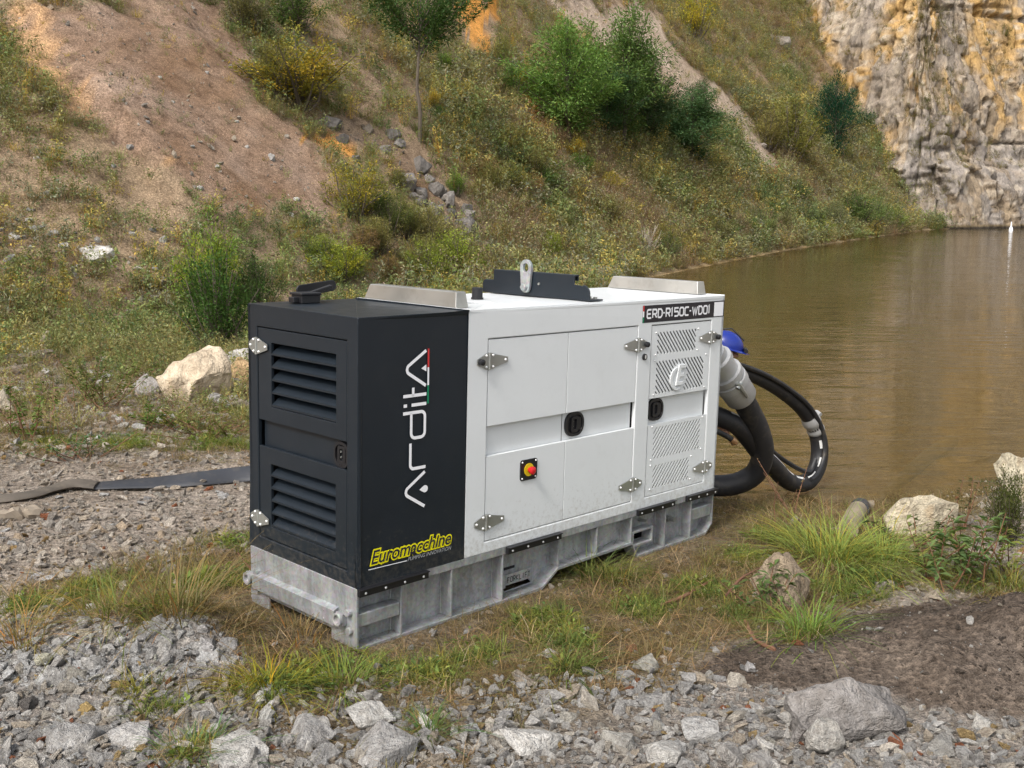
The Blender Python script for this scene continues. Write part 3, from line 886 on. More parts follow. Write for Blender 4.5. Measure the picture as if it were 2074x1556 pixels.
def slot_field(u0, u1, z0, z1, ang, step=0.0255, keep=None):
    """parallel slots clipped to a rectangle; ang in degrees of the slot in the panel plane"""
    out = []; a = R(ang); d = (math.cos(a), math.sin(a)); n = (-d[1], d[0])
    cs = [(u, z) for u in (u0, u1) for z in (z0, z1)]; ps = [c[0] * n[0] + c[1] * n[1] for c in cs]
    k = min(ps) + step * 0.6
    while k < max(ps):
        # clip the line n.p = k to the rectangle
        t0, t1 = -9, 9
        o = (n[0] * k, n[1] * k)
        for i, (lo, hi) in enumerate(((u0, u1), (z0, z1))):
            if abs(d[i]) < 1e-6: continue
            a0, a1 = sorted(((lo - o[i]) / d[i], (hi - o[i]) / d[i])); t0 = max(t0, a0); t1 = min(t1, a1)
        runs = [(t0, t1)]
        if keep is not None:
            runs = []; cur = None; m = 40
            for j in range(m + 1):
                t = t0 + (t1 - t0) * j / m
                ok = keep(o[0] + d[0] * t, o[1] + d[1] * t)
                if ok and cur is None: cur = t
                if (not ok or j == m) and cur is not None: runs.append((cur, t)); cur = None
        for r0, r1 in runs:
            if r1 - r0 > 0.026:
                tm = (r0 + r1) / 2; out.append(slot(o[0] + d[0] * tm, o[1] + d[1] * tm, r1 - r0 - 0.012, ang))
        k += step
    return out
def off_logo(u, z): return not (((u - 2.640) / 0.085) ** 2 + ((z - 1.165) / 0.085) ** 2 < 1 and True)
hu = slot_field(2.388, 2.815, 1.325, 1.470, -47) + slot_field(2.388, 2.920, 1.066, 1.282, -47, keep=off_logo)
hl = slot_field(2.390, 2.915, 0.638, 0.850, 47) + slot_field(2.400, 2.805, 0.442, 0.596, 47)
ld = door_leaf(RD[0] + G, RD[1] - G, 'louvred_door', zu=1.044, zl=0.871, holes_u=hu, holes_l=hl, z0=RD[2], z1=RD[3], th=0.003)
hinge(ld, (2.984, 0, 1.401), X_, Z_, oS, 1, left=0.135, right=0.085); hinge(ld, (2.984, 0, 0.503), X_, Z_, oS, 0, left=0.135, right=0.085)
latch(ld, (2.424, 0.033, 0.963), X_, Z_, oS)
# light deflector plates behind the slots, close to the panel at the bottom
mb = MB()
for (u0, u1, z0, z1) in ((2.37, 2.84, 1.31, 1.485), (2.37, 2.94, 1.055, 1.30), (2.37, 2.94, 0.625, 0.862), (2.37, 2.83, 0.43, 0.605)):
    mb.add([(u0, 0.072, z0), (u1, 0.072, z0), (u1, 0.127, z1), (u0, 0.127, z1)], [(0, 1, 2, 3)])
mb.build('deflector', M['inner_grey'], ld)
mb = MB()
for (u0, u1, z0, z1) in ((2.372, 2.836, 1.325, 1.468), (2.37, 2.94, 1.066, 1.288), (2.372, 2.936, 0.636, 0.856), (2.374, 2.826, 0.44, 0.600)):
    for u in (u0, u1):
        for z in (z0, z1): rv = MB().dome((u, 0.003, z), oS, 0.0065, 0.006, 8).build('rivet', M['bolt'], ld, smooth=True)
# raised letter badge on the slotted panel
mb = MB()
def sh(pts, k=0.22): return [(2.640 + p[0] + p[1] * k, 1.172 + p[1]) for p in pts]
E_shape = [(-0.030, 0.070), (0.052, 0.070), (0.052, 0.046), (0.0, 0.046), (0.0, 0.014), (0.040, 0.014), (0.040, -0.010), (0.0, -0.010), (0.0, -0.042), (0.046, -0.042), (0.046, -0.066), (-0.030, -0.066)][::-1]
mb.plate(sh(E_shape), [], (0, -0.010, 0), X_, Z_, 0.012)
cres = arc(0, 0, 0.088, 95, 285, 14, 0.078) + arc(0.012, 0, 0.070, 280, 100, 14, 0.060)
mb.plate([(2.622 + p[0], 1.150 + p[1]) for p in cres], [], (0, -0.006, 0), X_, Z_, 0.008)
mb.build('badge', M['white'], ld, bevel=0.002)

# ---- end door: two louvred panels and the sunken band
mb = MB()
y0, y1 = ED[0] + G, ED[1] - G
LV = ((0.180, 0.752, 1.140, 1.484), (0.186, 0.766, 0.476, 0.826))
endp(mb, rect(y0, y1, 1.060, ED[3] - G), [rect(*LV[0])], 0.004, 0.020)
endp(mb, rect(y0, y1, ED[2] + G, 0.915), [rect(*LV[1])], 0.004, 0.020)
endp(mb, rect(y0 + 0.004, y1 - 0.010, 0.895, 1.080), [], 0.032, 0.006)
ed = mb.build('end_door', M['anthracite'], gen, bevel=0.003)
for (a, b, z0, z1) in LV:
    ps = (z1 - z0) / 5
    for k in range(5):
        mb = MB(); zb = z1 - (k + 1) * ps + 0.004
        # sloping blade with a turned lip at its lower outer edge
        prof = [(0.006, zb), (0.006, zb + 0.010), (0.010, zb + 0.012), (0.070, zb + 0.060), (0.072, zb + 0.056), (0.012, zb + 0.004)]
        vs = [(p[0], y, p[1]) for y in (a + 0.001, b - 0.001) for p in prof]; n = len(prof)
        mb.add(vs, [tuple(range(n)), tuple(range(n, 2 * n))[::-1]] + [(i, n + i, n + (i + 1) % n, (i + 1) % n) for i in range(n)])
        mb.build('slat', M['anthracite'], ed)
oE = (-1, 0, 0)
hinge(ed, (0, 0.880, 1.458), (0, -1, 0), Z_, oE, 0, left=0.07, right=0.105); hinge(ed, (0, 0.884, 0.504), (0, -1, 0), Z_, oE, 0, left=0.07, right=0.105)
latch(ed, (0.032, 0.158, 0.980), (0, -1, 0), Z_, oE, 0.125, 0.135)

# ---- lettering
def text_mesh(body, size, offset=0.0, shear=0.0, space=1.0):
    cu = bpy.data.curves.new('txt', 'FONT'); cu.body = body; cu.size = size; cu.offset = offset; cu.shear = shear; cu.space_character = space
    cu.resolution_u = 4
    ob = bpy.data.objects.new('txt', cu); COL.objects.link(ob)
    dg = bpy.context.evaluated_depsgraph_get()
    me = bpy.data.meshes.new_from_object(ob.evaluated_get(dg))
    bpy.data.objects.remove(ob)
    return me
def place_text(name, body, mat, parent, u0, u1, z0, z1, y, offset=0.0, shear=0.0, rise=0.0, pad=0.0, space=1.0):
    """fit the lettering into the rectangle u0..u1, z0..z1 on the long side"""
    ref = text_mesh(body, 1.0, 0.0, shear, space); co = np.array([v.co[:] for v in ref.vertices])
    mn, mx = co.min(0), co.max(0)
    me = text_mesh(body, 1.0, offset, shear, space)
    sx = (u1 - u0) / (mx[0] - mn[0]); sz = (z1 - z0) / (mx[1] - mn[1])
    for v in me.vertices:
        x = (v.co.x - mn[0]) * sx; z = (v.co.y - mn[1]) * sz
        v.co = (u0 + x, y, z0 + z + rise * x)
    me.materials.clear(); me.materials.append(mat)
    o = bpy.data.objects.new(name, me); return link(o, parent)

st = 0.0165; yd = -0.0015
mb = MB(); o3 = (0, yd, 0)
def S(pts, w=st, closed=False): mb.ribbon(pts, w, o3, X_, Z_, closed)
def fillet(a, b, c, r, n=6):
    a, b, c = Vector(a), Vector(b), Vector(c); d1 = (a - b).normalized(); d2 = (c - b).normalized()
    half = math.acos(max(-1, min(1, d1.dot(d2)))) / 2; t = r / math.tan(half)
    p = b + d1 * t; q = b + d2 * t; ctr = b + (d1 + d2).normalized() * (r / math.sin(half))
    v0 = p - ctr; v1 = q - ctr; out = []
    for i in range(n + 1):
        k = i / n; v = (v0 * (1 - k) + v1 * k); out.append(tuple(ctr + v.normalized() * r))
    return out
def bigA(z0, zc, z1):
    S([(0.432, z0)] + fillet((0.432, z0), (0.284, zc), (0.432, z1), 0.024) + [(0.432, z1)])
def drop(zc, uc=0.434, r=0.020):
    mb.poly([(uc + r * math.cos(R(t)), zc + r * 0.95 * math.sin(R(t))) for t in range(-120, 121, 20)] + [(uc - 0.038, zc)], o3, X_, Z_)
bigA(0.678, 0.770, 0.862); drop(0.770)
S([(0.436, 0.888)] + fillet((0.436, 0.888), (0.333, 0.888), (0.333, 1.022), 0.022) + [(0.333, 1.022)])
S(fillet((0.36, 1.182), (0.337, 1.182), (0.337, 1.10), 0.001, 1) and ([(0.283, 1.180), (0.40, 1.180)] + fillet((0.36, 1.180), (0.428, 1.180), (0.428, 1.10), 0.026) + fillet((0.428, 1.10), (0.428, 1.048), (0.38, 1.048), 0.026) + fillet((0.40, 1.048), (0.337, 1.048), (0.337, 1.10), 0.026) + [(0.337, 1.180)]))
S([(0.436, 1.219), (0.338, 1.219)]); S([(0.308, 1.219), (0.286, 1.219)])
S([(0.436, 1.268), (0.283, 1.268)]); S([(0.348, 1.262), (0.348, 1.308)])
bigA(1.312, 1.402, 1.492)
mb.poly([(0.434, 1.384), (0.434, 1.420), (0.400, 1.402)], o3, X_, Z_)
S([(0.4475, 1.312), (0.4475, 1.404)], 0.0115)
mb.cur = 1; S([(0.4475, 1.404), (0.4475, 1.500)], 0.0115)
mb.cur = 2; S([(0.4475, 1.217), (0.4475, 1.312)], 0.0115)
mb.build('lettering', [M['decal_white'], M['decal_red'], M['decal_green']], gen)

place_text('lettering', 'Euromacchine', M['decal_yellow'], gen, 0.085, 0.622, 0.437, 0.506, -0.0012, 0.085, 0.28, 0.0)
place_text('lettering', 'Euromacchine', M['decal_navy'], gen, 0.085, 0.622, 0.437, 0.506, -0.0024, 0.012, 0.28, 0.0)
place_text('lettering', 'PUMPING INNOVATION', M['decal_grey'], gen, 0.323, 0.626, 0.404, 0.424, -0.0012, 0.0, 0.28, 0.0)
MB().add([(0.068, -0.0012, 0.412), (0.318, -0.0012, 0.406), (0.318, -0.0012, 0.410), (0.068, -0.0012, 0.416)], [(0, 1, 2, 3)]).build('lettering', M['decal_white'], gen)

# model strip at the top right; the small square at its end is left blank
mb = MB(); side(mb, rect(2.218, L - 0.002, 1.537, 1.646), [], -0.0012, 0.0012)
mb.cur = 1; side(mb, rect(3.006, 3.114, 1.543, 1.638), [], -0.0022, 0.001)
mb.cur = 2; side(mb, rect(2.219, 2.231, 1.610, 1.645), [], -0.0022, 0.001)
mb.cur = 1; side(mb, rect(2.219, 2.231, 1.574, 1.610), [], -0.0022, 0.001)
mb.cur = 3; side(mb, rect(2.219, 2.231, 1.538, 1.574), [], -0.0022, 0.001)
strip = mb.build('name_strip', [M['decal_black'], M['decal_white'], M['decal_red'], M['decal_green']], gen)
GL = {'E': [[(1, 0), (.15, 0), (0, .15), (0, .5), (.85, .5)], [(0, .5), (0, .85), (.15, 1), (1, 1)]], 'R': [[(0, 0), (0, 1), (.8, 1), (1, .85), (1, .6), (.8, .45), (.1, .45)], [(.5, .45), (1, 0)]],
      'D': [[(0, 0), (0, 1), (.7, 1), (1, .75), (1, .25), (.7, 0), (0, 0)]], '1': [[(0, .9), (.35, 1), (.35, 0)]], '5': [[(1, 1), (0, 1), (0, .56), (.8, .56), (1, .42), (1, .14), (.8, 0), (0, 0)]],
      '0': [[(.2, 0), (0, .15), (0, .85), (.2, 1), (.8, 1), (1, .85), (1, .15), (.8, 0), (.2, 0)]], 'C': [[(1, 1), (.2, 1), (0, .85), (0, .15), (.2, 0), (1, 0)]],
      'W': [[(0, 1), (.28, 0), (.5, .8), (.72, 0), (1, 1)]], '.': [[(.3, .42), (.3, .60)]]}
mb = MB(); u = 2.262
for ch in 'ERD.R150C.WD01':
    wd = {'.': 0.012, '1': 0.019, 'W': 0.056}.get(ch, 0.0415)
    for pl in GL[ch]:
        w = 0.017 if ch == '.' else 0.0115
        mb.ribbon([(u + p[0] * wd, 1.566 + p[1] * 0.052) for p in pl], w, (0, -0.0026, 0), X_, Z_)
    u += wd + 0.0155
mb.build('lettering', M['decal_white'], strip)

# ---- galvanised skid
mb = MB()
bot = [(0.0, 0.0), (1.360, 0.0), (1.500, 0.092), (2.215, 0.100), (2.275, 0.0), (3.045, 0.0), (3.115, 0.062)]
t = 0.020
def shifted(pts, d):
    out = []
    for i, p in enumerate(pts):
        a = Vector(pts[max(i - 1, 0)]); b = Vector(pts[min(i + 1, len(pts) - 1)]); dd = (b - a).normalized(); out.append((p[0] - dd.y * d * (0.5 if 0 < i < len(pts) - 1 and abs(dd.y) > 0.2 else 1), p[1] + d))
    return out
up = [(p[0], p[1] + t) for p in bot]
for yy, sgn in ((0.0, 1), (W, -1)):
    y_out, y_in = yy, yy + sgn * 0.095
    ya, yb = min(y_out, y_in), max(y_out, y_in)
    # bottom flange following the feet
    n = len(bot)
    vs = [(p[0], y, p[1]) for y in (ya, yb) for p in bot] + [(p[0], y, p[1]) for y in (ya, yb) for p in up]
    fs = []
    for i in range(n - 1):
        fs += [(i + 1, i, n + i, n + i + 1), (2 * n + i, 2 * n + i + 1, 3 * n + i + 1, 3 * n + i), (i, i + 1, 2 * n + i + 1, 2 * n + i), (n + i + 1, n + i, 3 * n + i, 3 * n + i + 1)]
    fs += [(0, 2 * n, 3 * n, n), (n - 1, 2 * n - 1, 4 * n - 1, 3 * n - 1)]
    mb.add(vs, fs)
    mb.box(0.012, L - 0.012, ya + 0.002, yb, 0.286, HB)                       # top flange
    # sunken web
    web = [(0.0, 0.01)] + [(p[0], p[1] + 0.01) for p in bot[1:]] + [(L - 0.012, 0.286), (0.0, 0.286)]
    fo = [(1.085, 0.075), (1.130, 0.024), (1.352, 0.030), (1.300, 0.085)]; op = rect(2.240, 2.428, 0.092, 0.166)
    if sgn > 0: mb.plate(web, [fo, op], (0, 0.085, 0), X_, Z_, 0.008)
    else: mb.plate([(-p[0], p[1]) for p in web], [], (0, W - 0.085, 0), (-1, 0, 0), Z_, 0.008)
mb.box(0.03, L - 0.03, 0.30, W - 0.11, 0.14, 0.30)                             # tank between the webs
skid = mb.build('skid', M['galv'], gen, bevel=0.003)
mb = MB()
for uu in (0.288, 0.639, 1.029, 1.502, 1.860, 2.203, 2.569, 2.862):
    mb = MB()
    zb = 0.021 if not 1.40 < uu < 2.25 else 0.112
    mb.box(uu - 0.006, uu + 0.006, 0.003, 0.084, zb, 0.285)
    mb.tube([(uu - 0.009, 0.082, zb), (uu - 0.009, 0.082, 0.284)], 0.005, 6)   # weld bead
    mb.build('rib', M['galv'], skid, bevel=0.002)
# end plates
mb = MB()
endp(mb, [(0.0, 0.0), (0.212, 0.0), (0.212, 0.068), (0.785, 0.068), (0.785, 0.0), (0.93, 0.0), (W, 0.03), (W, HB), (0, HB)], [], -0.004, 0.014)
mb.build('end_plate', M['galv'], skid, bevel=0.003)
mb = MB(); mb.plate([(0.0, 0.062), (W, 0.062), (W, HB), (0, HB)], [], (L - 0.002, 0, 0), Y_, Z_, 0.012); mb.build('end_plate', M['galv'], skid, bevel=0.003)
# towing bar on the front end with its ring lugs
mb = MB()
prof = [(-0.004, 0.100), (-0.036, 0.104), (-0.036, 0.184), (-0.004, 0.198)]
vs = [(p[0], y, p[1]) for y in (0.150, 0.905) for p in prof]
mb.add(vs, [(0, 1, 2, 3), (7, 6, 5, 4), (0, 4, 5, 1), (1, 5, 6, 2), (2, 6, 7, 3)])
for a, b in ((0.235, 0.168), (0.235, 0.122), (0.82, 0.168), (0.82, 0.122)):
    mb.cyl((-0.035, a, b), oE, 0.006, 0.004, 8)
mb.build('towing_bar', M['galv'], skid, bevel=0.0015)
for yc in (0.112, 0.945):
    mb = MB()
    ring = arc(0, 0, 0.035, 0, 345, 23); hole = arc(0, 0, 0.023, 0, 345, 23)
    mb.plate([(p[0], p[1]) for p in ring], [hole], (-0.048, yc, 0.150), (0, -1, 0), Z_, 0.020)
    mb.box(-0.030, -0.004, yc - 0.030, yc + 0.030, 0.118, 0.182)
    mb.tube([(-0.004, yc - 0.060, 0.196), (-0.030, yc - 0.060, 0.196)], 0.020, 12); mb.tube([(-0.004, yc - 0.064, 0.100), (-0.024, yc - 0.064, 0.100)], 0.020, 12)
    mb.build('towing_lug', M['galv'], skid, bevel=0.003)
# channel bars between the ribs at either end
MB().box(0.004, 0.281, 0.010, 0.080, 0.120, 0.192).build('lashing_bar', M['galv'], skid, bevel=0.006)
MB().box(2.869, 3.112, 0.010, 0.080, 0.132, 0.216).build('lashing_bar', M['galv'], skid, bevel=0.006)
# bolted black strips
for a, b in ((0.001, 0.452), (1.045, 1.498), (2.243, 2.639), (2.783, 3.140)):
    mb = MB(); mb.box(a, b, -0.020, 0.001, 0.289, 0.324); mb.box(a, b, -0.032, 0.001, 0.3245, 0.330)
    mb.cur = 1
    for k in range(4): mb.dome((a + (b - a) * (0.08 + 0.28 * k), -0.020, 0.305), oS, 0.0075, 0.006, 8)
    mb.build('bolted_strip', [M['black_plastic'], M['bolt']], skid, bevel=0.0015)
# fork pockets
mb = MB(); mb.box(1.083, 1.292, 0.030, 0.034, 0.084, 0.146); mb.box(1.040, 1.083, 0.032, 0.036, 0.070, 0.146)
fp = mb.build('fork_plate', M['galv'], skid, bevel=0.001)
GL.update({'F': [[(0, 0), (0, 1), (1, 1)], [(0, .5), (.8, .5)]], 'O': GL['0'], 'K': [[(0, 0), (0, 1)], [(1, 1), (0, .5), (1, 0)]], 'L': [[(0, 1), (0, 0), (1, 0)]], 'I': [[(.5, 0), (.5, 1)]], 'T': [[(.5, 0), (.5, 1)], [(0, 1), (1, 1)]]})
mb = MB(); u = 1.094
for ch in 'FORKLIFT':
    for pl in GL[ch]: mb.ribbon([(u + p[0] * 0.0165, 0.099 + p[1] * 0.030) for p in pl], 0.0042, (0, 0.0288, 0), X_, Z_)
    u += 0.0245
mb.build('lettering', M['inside'], fp)
for (a, b, c, d) in ((1.07, 1.37, 0.022, 0.090), (2.236, 2.432, 0.088, 0.170)):
    mb = MB(); mb.box(a, b, 0.60, 0.61, c, d); mb.box(a - 0.004, a, 0.094, 0.60, c, d); mb.box(b, b + 0.004, 0.094, 0.60, c, d); mb.box(a, b, 0.094, 0.60, d, d + 0.004)
    mb.build('fork_pocket', M['inside'], skid)
mb = MB(); fr = [(2.222, 0.074), (2.446, 0.074), (2.446, 0.182), (2.222, 0.182)]
mb.plate(fr, [rect(2.240, 2.428, 0.092, 0.166)], (0, 0.010, 0), X_, Z_, 0.070); mb.build('pocket_frame', M['galv'], skid, bevel=0.004)
mb = MB(); side(mb, rect(1.110, 1.200, 0.156, 0.172), [], 0.076, 0.001); mb.build('lashing_slot', M['inside'], skid)
mb = MB(); side(mb, rect(0.305, 0.345, 0.128, 0.146), [], 0.076, 0.001); mb.build('lashing_slot', M['inside'], skid)
for uu, zz, r in ((2.700, 0.172, 0.024), (2.385, 0.222, 0.014)):
    mb = MB(); mb.tube([(uu, 0.085, zz), (uu, 0.060, zz)], r, 6); mb.tube([(uu, 0.060, zz), (uu, 0.020, zz)], r * 0.7, 14)
    mb.build('drain_plug', M['steel'], skid, smooth=True)

# ---- roof gear
for a, b in ((0.757, 0.850), (3.000, 3.100)):
    mb = MB(); y0, y1, h = 0.135, 0.930, 0.086
    vs = [(a, y0, HT), (b, y0, HT), (b, y1, HT), (a, y1, HT), (a + 0.012, y0 + 0.012, HT + h), (b - 0.012, y0 + 0.012, HT + h), (b - 0.012, y1 - 0.040, HT + h), (a + 0.012, y1 - 0.040, HT + h)]
    mb.add([(p[0], p[1], p[2] + 0.003) for p in vs], [(3, 2, 1, 0), (4, 5, 6, 7), (0, 1, 5, 4), (1, 2, 6, 5), (2, 3, 7, 6), (3, 0, 4, 7)])
    mb.build('roof_rail', M['stainless'], gen, bevel=0.004)
mb = MB()
yb0, yb1 = 0.085, 1.010
prof = [(yb0, 0), (yb1, 0), (yb1, 0.055)] + arc(yb1 - 0.030, 0.055, 0.030, 0, 90, 5) + [(yb1 - 0.10, 0.085), (yb1 - 0.10, 0.150), (yb0 + 0.125, 0.150), (yb0 + 0.125, 0.095)] + [(yb0 + 0.06, 0.088)] + arc(yb0 + 0.05, 0.045, 0.05, 90, 180, 5)
mb.plate([(-p[0], p[1]) for p in prof][::-1], [], (1.800, 0, HT + 0.004), (0, -1, 0), Z_, 0.010)
mb.box(1.800, 1.850, yb0 + 0.130, yb1 - 0.105, HT + 0.146, HT + 0.156)
mb.box(1.800, 1.930, yb0, yb1, HT + 0.003, HT + 0.013)
mb.box(1.842, 1.850, yb0 + 0.130, yb1 - 0.105, HT + 0.118, HT + 0.146)
br = mb.build('lifting_bracket', M['anthracite'], gen, bevel=0.004)
for yy in (0.120, 0.165, 0.86, 0.92):
    MB().cyl((1.895, yy, HT + 0.013), Z_, 0.014, 0.012, 6).build('bolt', M['steel'], br)
MB().cyl((1.800, 0.500, HT + 0.085), oE, 0.008, 0.008, 10).build('bolt', M['steel'], br)
mb = MB()
ey = arc(0, 0.125, 0.048, 0, 180, 12) + [(-0.048, 0.110), (-0.036, 0.0)] + arc(0, 0, 0.036, 180, 360, 10) + [(0.048, 0.110)]
mb.plate(ey, [arc(0, 0.122, 0.024, 0, 345, 23, 0.029)], (1.774, 0.600, HT + 0.060), (0, -1, 0), Z_, 0.022)
mb.tube([(1.775, 0.600, HT + 0.060), (1.752, 0.600, HT + 0.060)], 0.024, 6); mb.tube([(1.790, 0.600, HT + 0.060), (1.774, 0.600, HT + 0.060)], 0.014, 12)
mb.build('lifting_eye', M['galv'], br, bevel=0.004)
mb = MB(); mb.tube([(1.345, 0.585, HT), (1.345, 0.585, HT + 0.010), (1.345, 0.585, HT + 0.0102), (1.345, 0.585, HT + 0.066), (1.345, 0.585, HT + 0.070)], [0.038, 0.038, 0.033, 0.033, 0.028], 20)
mb.build('filler_cap', M['black_plastic'], gen, smooth=True)
mb = MB(); mb.tube([(1.165, 0.395, HT - 0.0195), (1.165, 0.395, HT - 0.035)], 0.10, 24); mb.cur = 1; mb.dome((1.205, 0.35, HT - 0.018), Z_, 0.02, 0.012, 10)
mb.build('roof_recess', [M['inside'], M['steel']], gen)
# exhaust outlet with its rain flap
mb = MB()
mb.box(0.215, 0.335, 0.775, 0.875, HT + 0.002, HT + 0.046); mb.box(0.208, 0.342, 0.768, 0.882, HT + 0.046, HT + 0.060)
mb.box(0.180, 0.222, 0.800, 0.850, HT + 0.006, HT + 0.036)
fl = mb.build('exhaust_outlet', M['black_plastic'], gen, bevel=0.004)
mb = MB()
mm = Matrix.Translation((0.335, 0.80, HT + 0.052)) @ Matrix.Rotation(R(-14), 4, 'Y')
mb.box(-0.02, 0.13, 0.03, 0.06, -0.006, 0.012, mm)
pl = rrect(-0.01, 0.26, -0.032, 0.032, 0.030, 5)
mm2 = Matrix.Translation((0.300, 0.93, HT + 0.058)) @ Matrix.Rotation(R(-6), 4, 'Y')
mb.add([], [])
base = len(mb.v); mb.plate(pl, [], (0, 0, 0), X_, Z_, 0.012)
for i in range(base, len(mb.v)): mb.v[i] = tuple(mm2 @ Vector(mb.v[i]))
mb.box(0.34, 0.40, 0.86, 0.93, HT + 0.004, HT + 0.040)
mb.build('rain_flap', M['black_plastic'], fl, bevel=0.003)

# ================================================================== SCATTER TOOL (geometry nodes, for what nobody could count)
def scatter(name, protos, P, rot, scl, idx, colr, label, cat):
    me = bpy.data.meshes.new(name)
    P = np.asarray(P, np.float32); me.vertices.add(len(P)); me.vertices.foreach_set('co', P.ravel())
    def att(n, t, arr, key):
        a = me.attributes.new(n, t, 'POINT'); a.data.foreach_set(key, np.ascontiguousarray(arr).ravel())
    att('rot', 'FLOAT_VECTOR', np.asarray(rot, np.float32), 'vector'); att('scl', 'FLOAT_VECTOR', np.asarray(scl, np.float32), 'vector')
    att('idx', 'INT', np.asarray(idx, np.int32), 'value')
    c4 = np.concatenate([np.asarray(colr, np.float32), np.ones((len(P), 1), np.float32)], 1)
    att('col', 'FLOAT_COLOR', c4, 'color')
    coll = bpy.data.collections.new(name + '_kinds')
    for k, pm in enumerate(protos):
        coll.objects.link(bpy.data.objects.new('%s_kind_%02d' % (name, k), pm))
    ng = bpy.data.node_groups.new(name + '_scatter', 'GeometryNodeTree')
    ng.interface.new_socket('Geometry', in_out='INPUT', socket_type='NodeSocketGeometry')
    ng.interface.new_socket('Geometry', in_out='OUTPUT', socket_type='NodeSocketGeometry')
    gi = ng.nodes.new('NodeGroupInput'); go = ng.nodes.new('NodeGroupOutput')
    ci = ng.nodes.new('GeometryNodeCollectionInfo'); ci.inputs['Collection'].default_value = coll
    ci.inputs['Separate Children'].default_value = True; ci.inputs['Reset Children'].default_value = True
    ip = ng.nodes.new('GeometryNodeInstanceOnPoints'); ip.inputs['Pick Instance'].default_value = True
    def na(nm, dt):
        n = ng.nodes.new('GeometryNodeInputNamedAttribute'); n.data_type = dt; n.inputs['Name'].default_value = nm
        return n.outputs['Attribute']
    e2r = ng.nodes.new('FunctionNodeEulerToRotation')
    lk = ng.links.new
    lk(gi.outputs[0], ip.inputs['Points']); lk(ci.outputs[0], ip.inputs['Instance'])
    lk(na('idx', 'INT'), ip.inputs['Instance Index']); lk(na('rot', 'FLOAT_VECTOR'), e2r.inputs[0]); lk(e2r.outputs[0], ip.inputs['Rotation'])
    lk(na('scl', 'FLOAT_VECTOR'), ip.inputs['Scale']); lk(ip.outputs[0], go.inputs[0])
    o = link(bpy.data.objects.new(name, me))
    md = o.modifiers.new('scatter', 'NODES'); md.node_group = ng
    tag(o, label, cat, kind='stuff')
    return o

# ------------------------------------------------------------------ leaves, blades, wood
def unit(v): return v / (np.linalg.norm(v, axis=-1, keepdims=True) + 1e-9)

def leaf_set(C, D, Nn, ln, wd, rng, tint=0.35, curl=0.15):
    n = len(C); D = unit(D); S = unit(np.cross(D, Nn)); U = np.cross(S, D)
    ln = np.broadcast_to(np.asarray(ln, float), (n,))[:, None]; wd = np.broadcast_to(np.asarray(wd, float), (n,))[:, None]
    v = np.stack([C, C + D * ln * 0.45 + S * wd / 2 + U * ln * curl * 0.4, C + D * ln - U * ln * curl * 0.3, C + D * ln * 0.45 - S * wd / 2 + U * ln * curl * 0.4], 1).reshape(-1, 3)
    q = np.arange(n * 4).reshape(-1, 4)
    b = 1 + tint * (rng.random((n, 1)) * 2 - 1); h = (rng.random((n, 1)) - 0.5) * tint
    t = np.concatenate([b * (1 + h * 0.7), b, b * (1 - h * 0.4)], 1).repeat(4, 0)
    return v, q, t

def blades(base, dirs, ln, wd, rng, bend=0.8, seg=3, tint=0.4):
    """grass blades: tapering strips that arch over; base (n,3) dirs (n,3) unit"""
    n = len(base); D = unit(dirs); S = unit(np.cross(D, np.array([0, 0, 1.0])) + 1e-4); vs = []
    ln = np.asarray(ln).reshape(n, 1); wd = np.asarray(wd).reshape(n, 1); bd = (bend * (0.5 + rng.random((n, 1))))
    hor = unit(D * np.array([1, 1, 0]) + 1e-5)
    for k in range(seg + 1):
        t = k / seg
        p = base + D * ln * t + hor * ln * bd * 0.45 * t * t - np.array([0, 0, 1]) * ln * bd * 0.55 * t * t
        w = wd * (1 - t) ** 0.7 * 0.5 + 0.0004
        vs.append(p + S * w); vs.append(p - S * w)
    v = np.stack(vs, 1)                                   # n, 2(seg+1), 3
    o = (np.arange(n) * 2 * (seg + 1))[:, None]
    q = np.concatenate([o + np.array([[2 * k, 2 * k + 1, 2 * k + 3, 2 * k + 2]]) for k in range(seg)], 0)
    b = 1 + tint * (rng.random((n, 1)) * 2 - 1); h = (rng.random((n, 1)) - 0.3) * tint
    t = np.concatenate([b * (1 + h), b, b * (1 - h * 0.5)], 1)
    return v.reshape(-1, 3), q, t.repeat(2 * (seg + 1), 0)

def join_sets(sets):
    vs, qs, ts, o = [], [], [], 0
    for v, q, t in sets:
        vs.append(v); qs.append(q + o); ts.append(t); o += len(v)
    return np.concatenate(vs), np.concatenate(qs), np.concatenate(ts)

def set_mesh(name, sets, mat):
    v, q, t = join_sets(sets)
    return mesh_np(name, v, quads=q, mats=[mat], attrs={'tint': np.clip(t, 0.05, 3)})

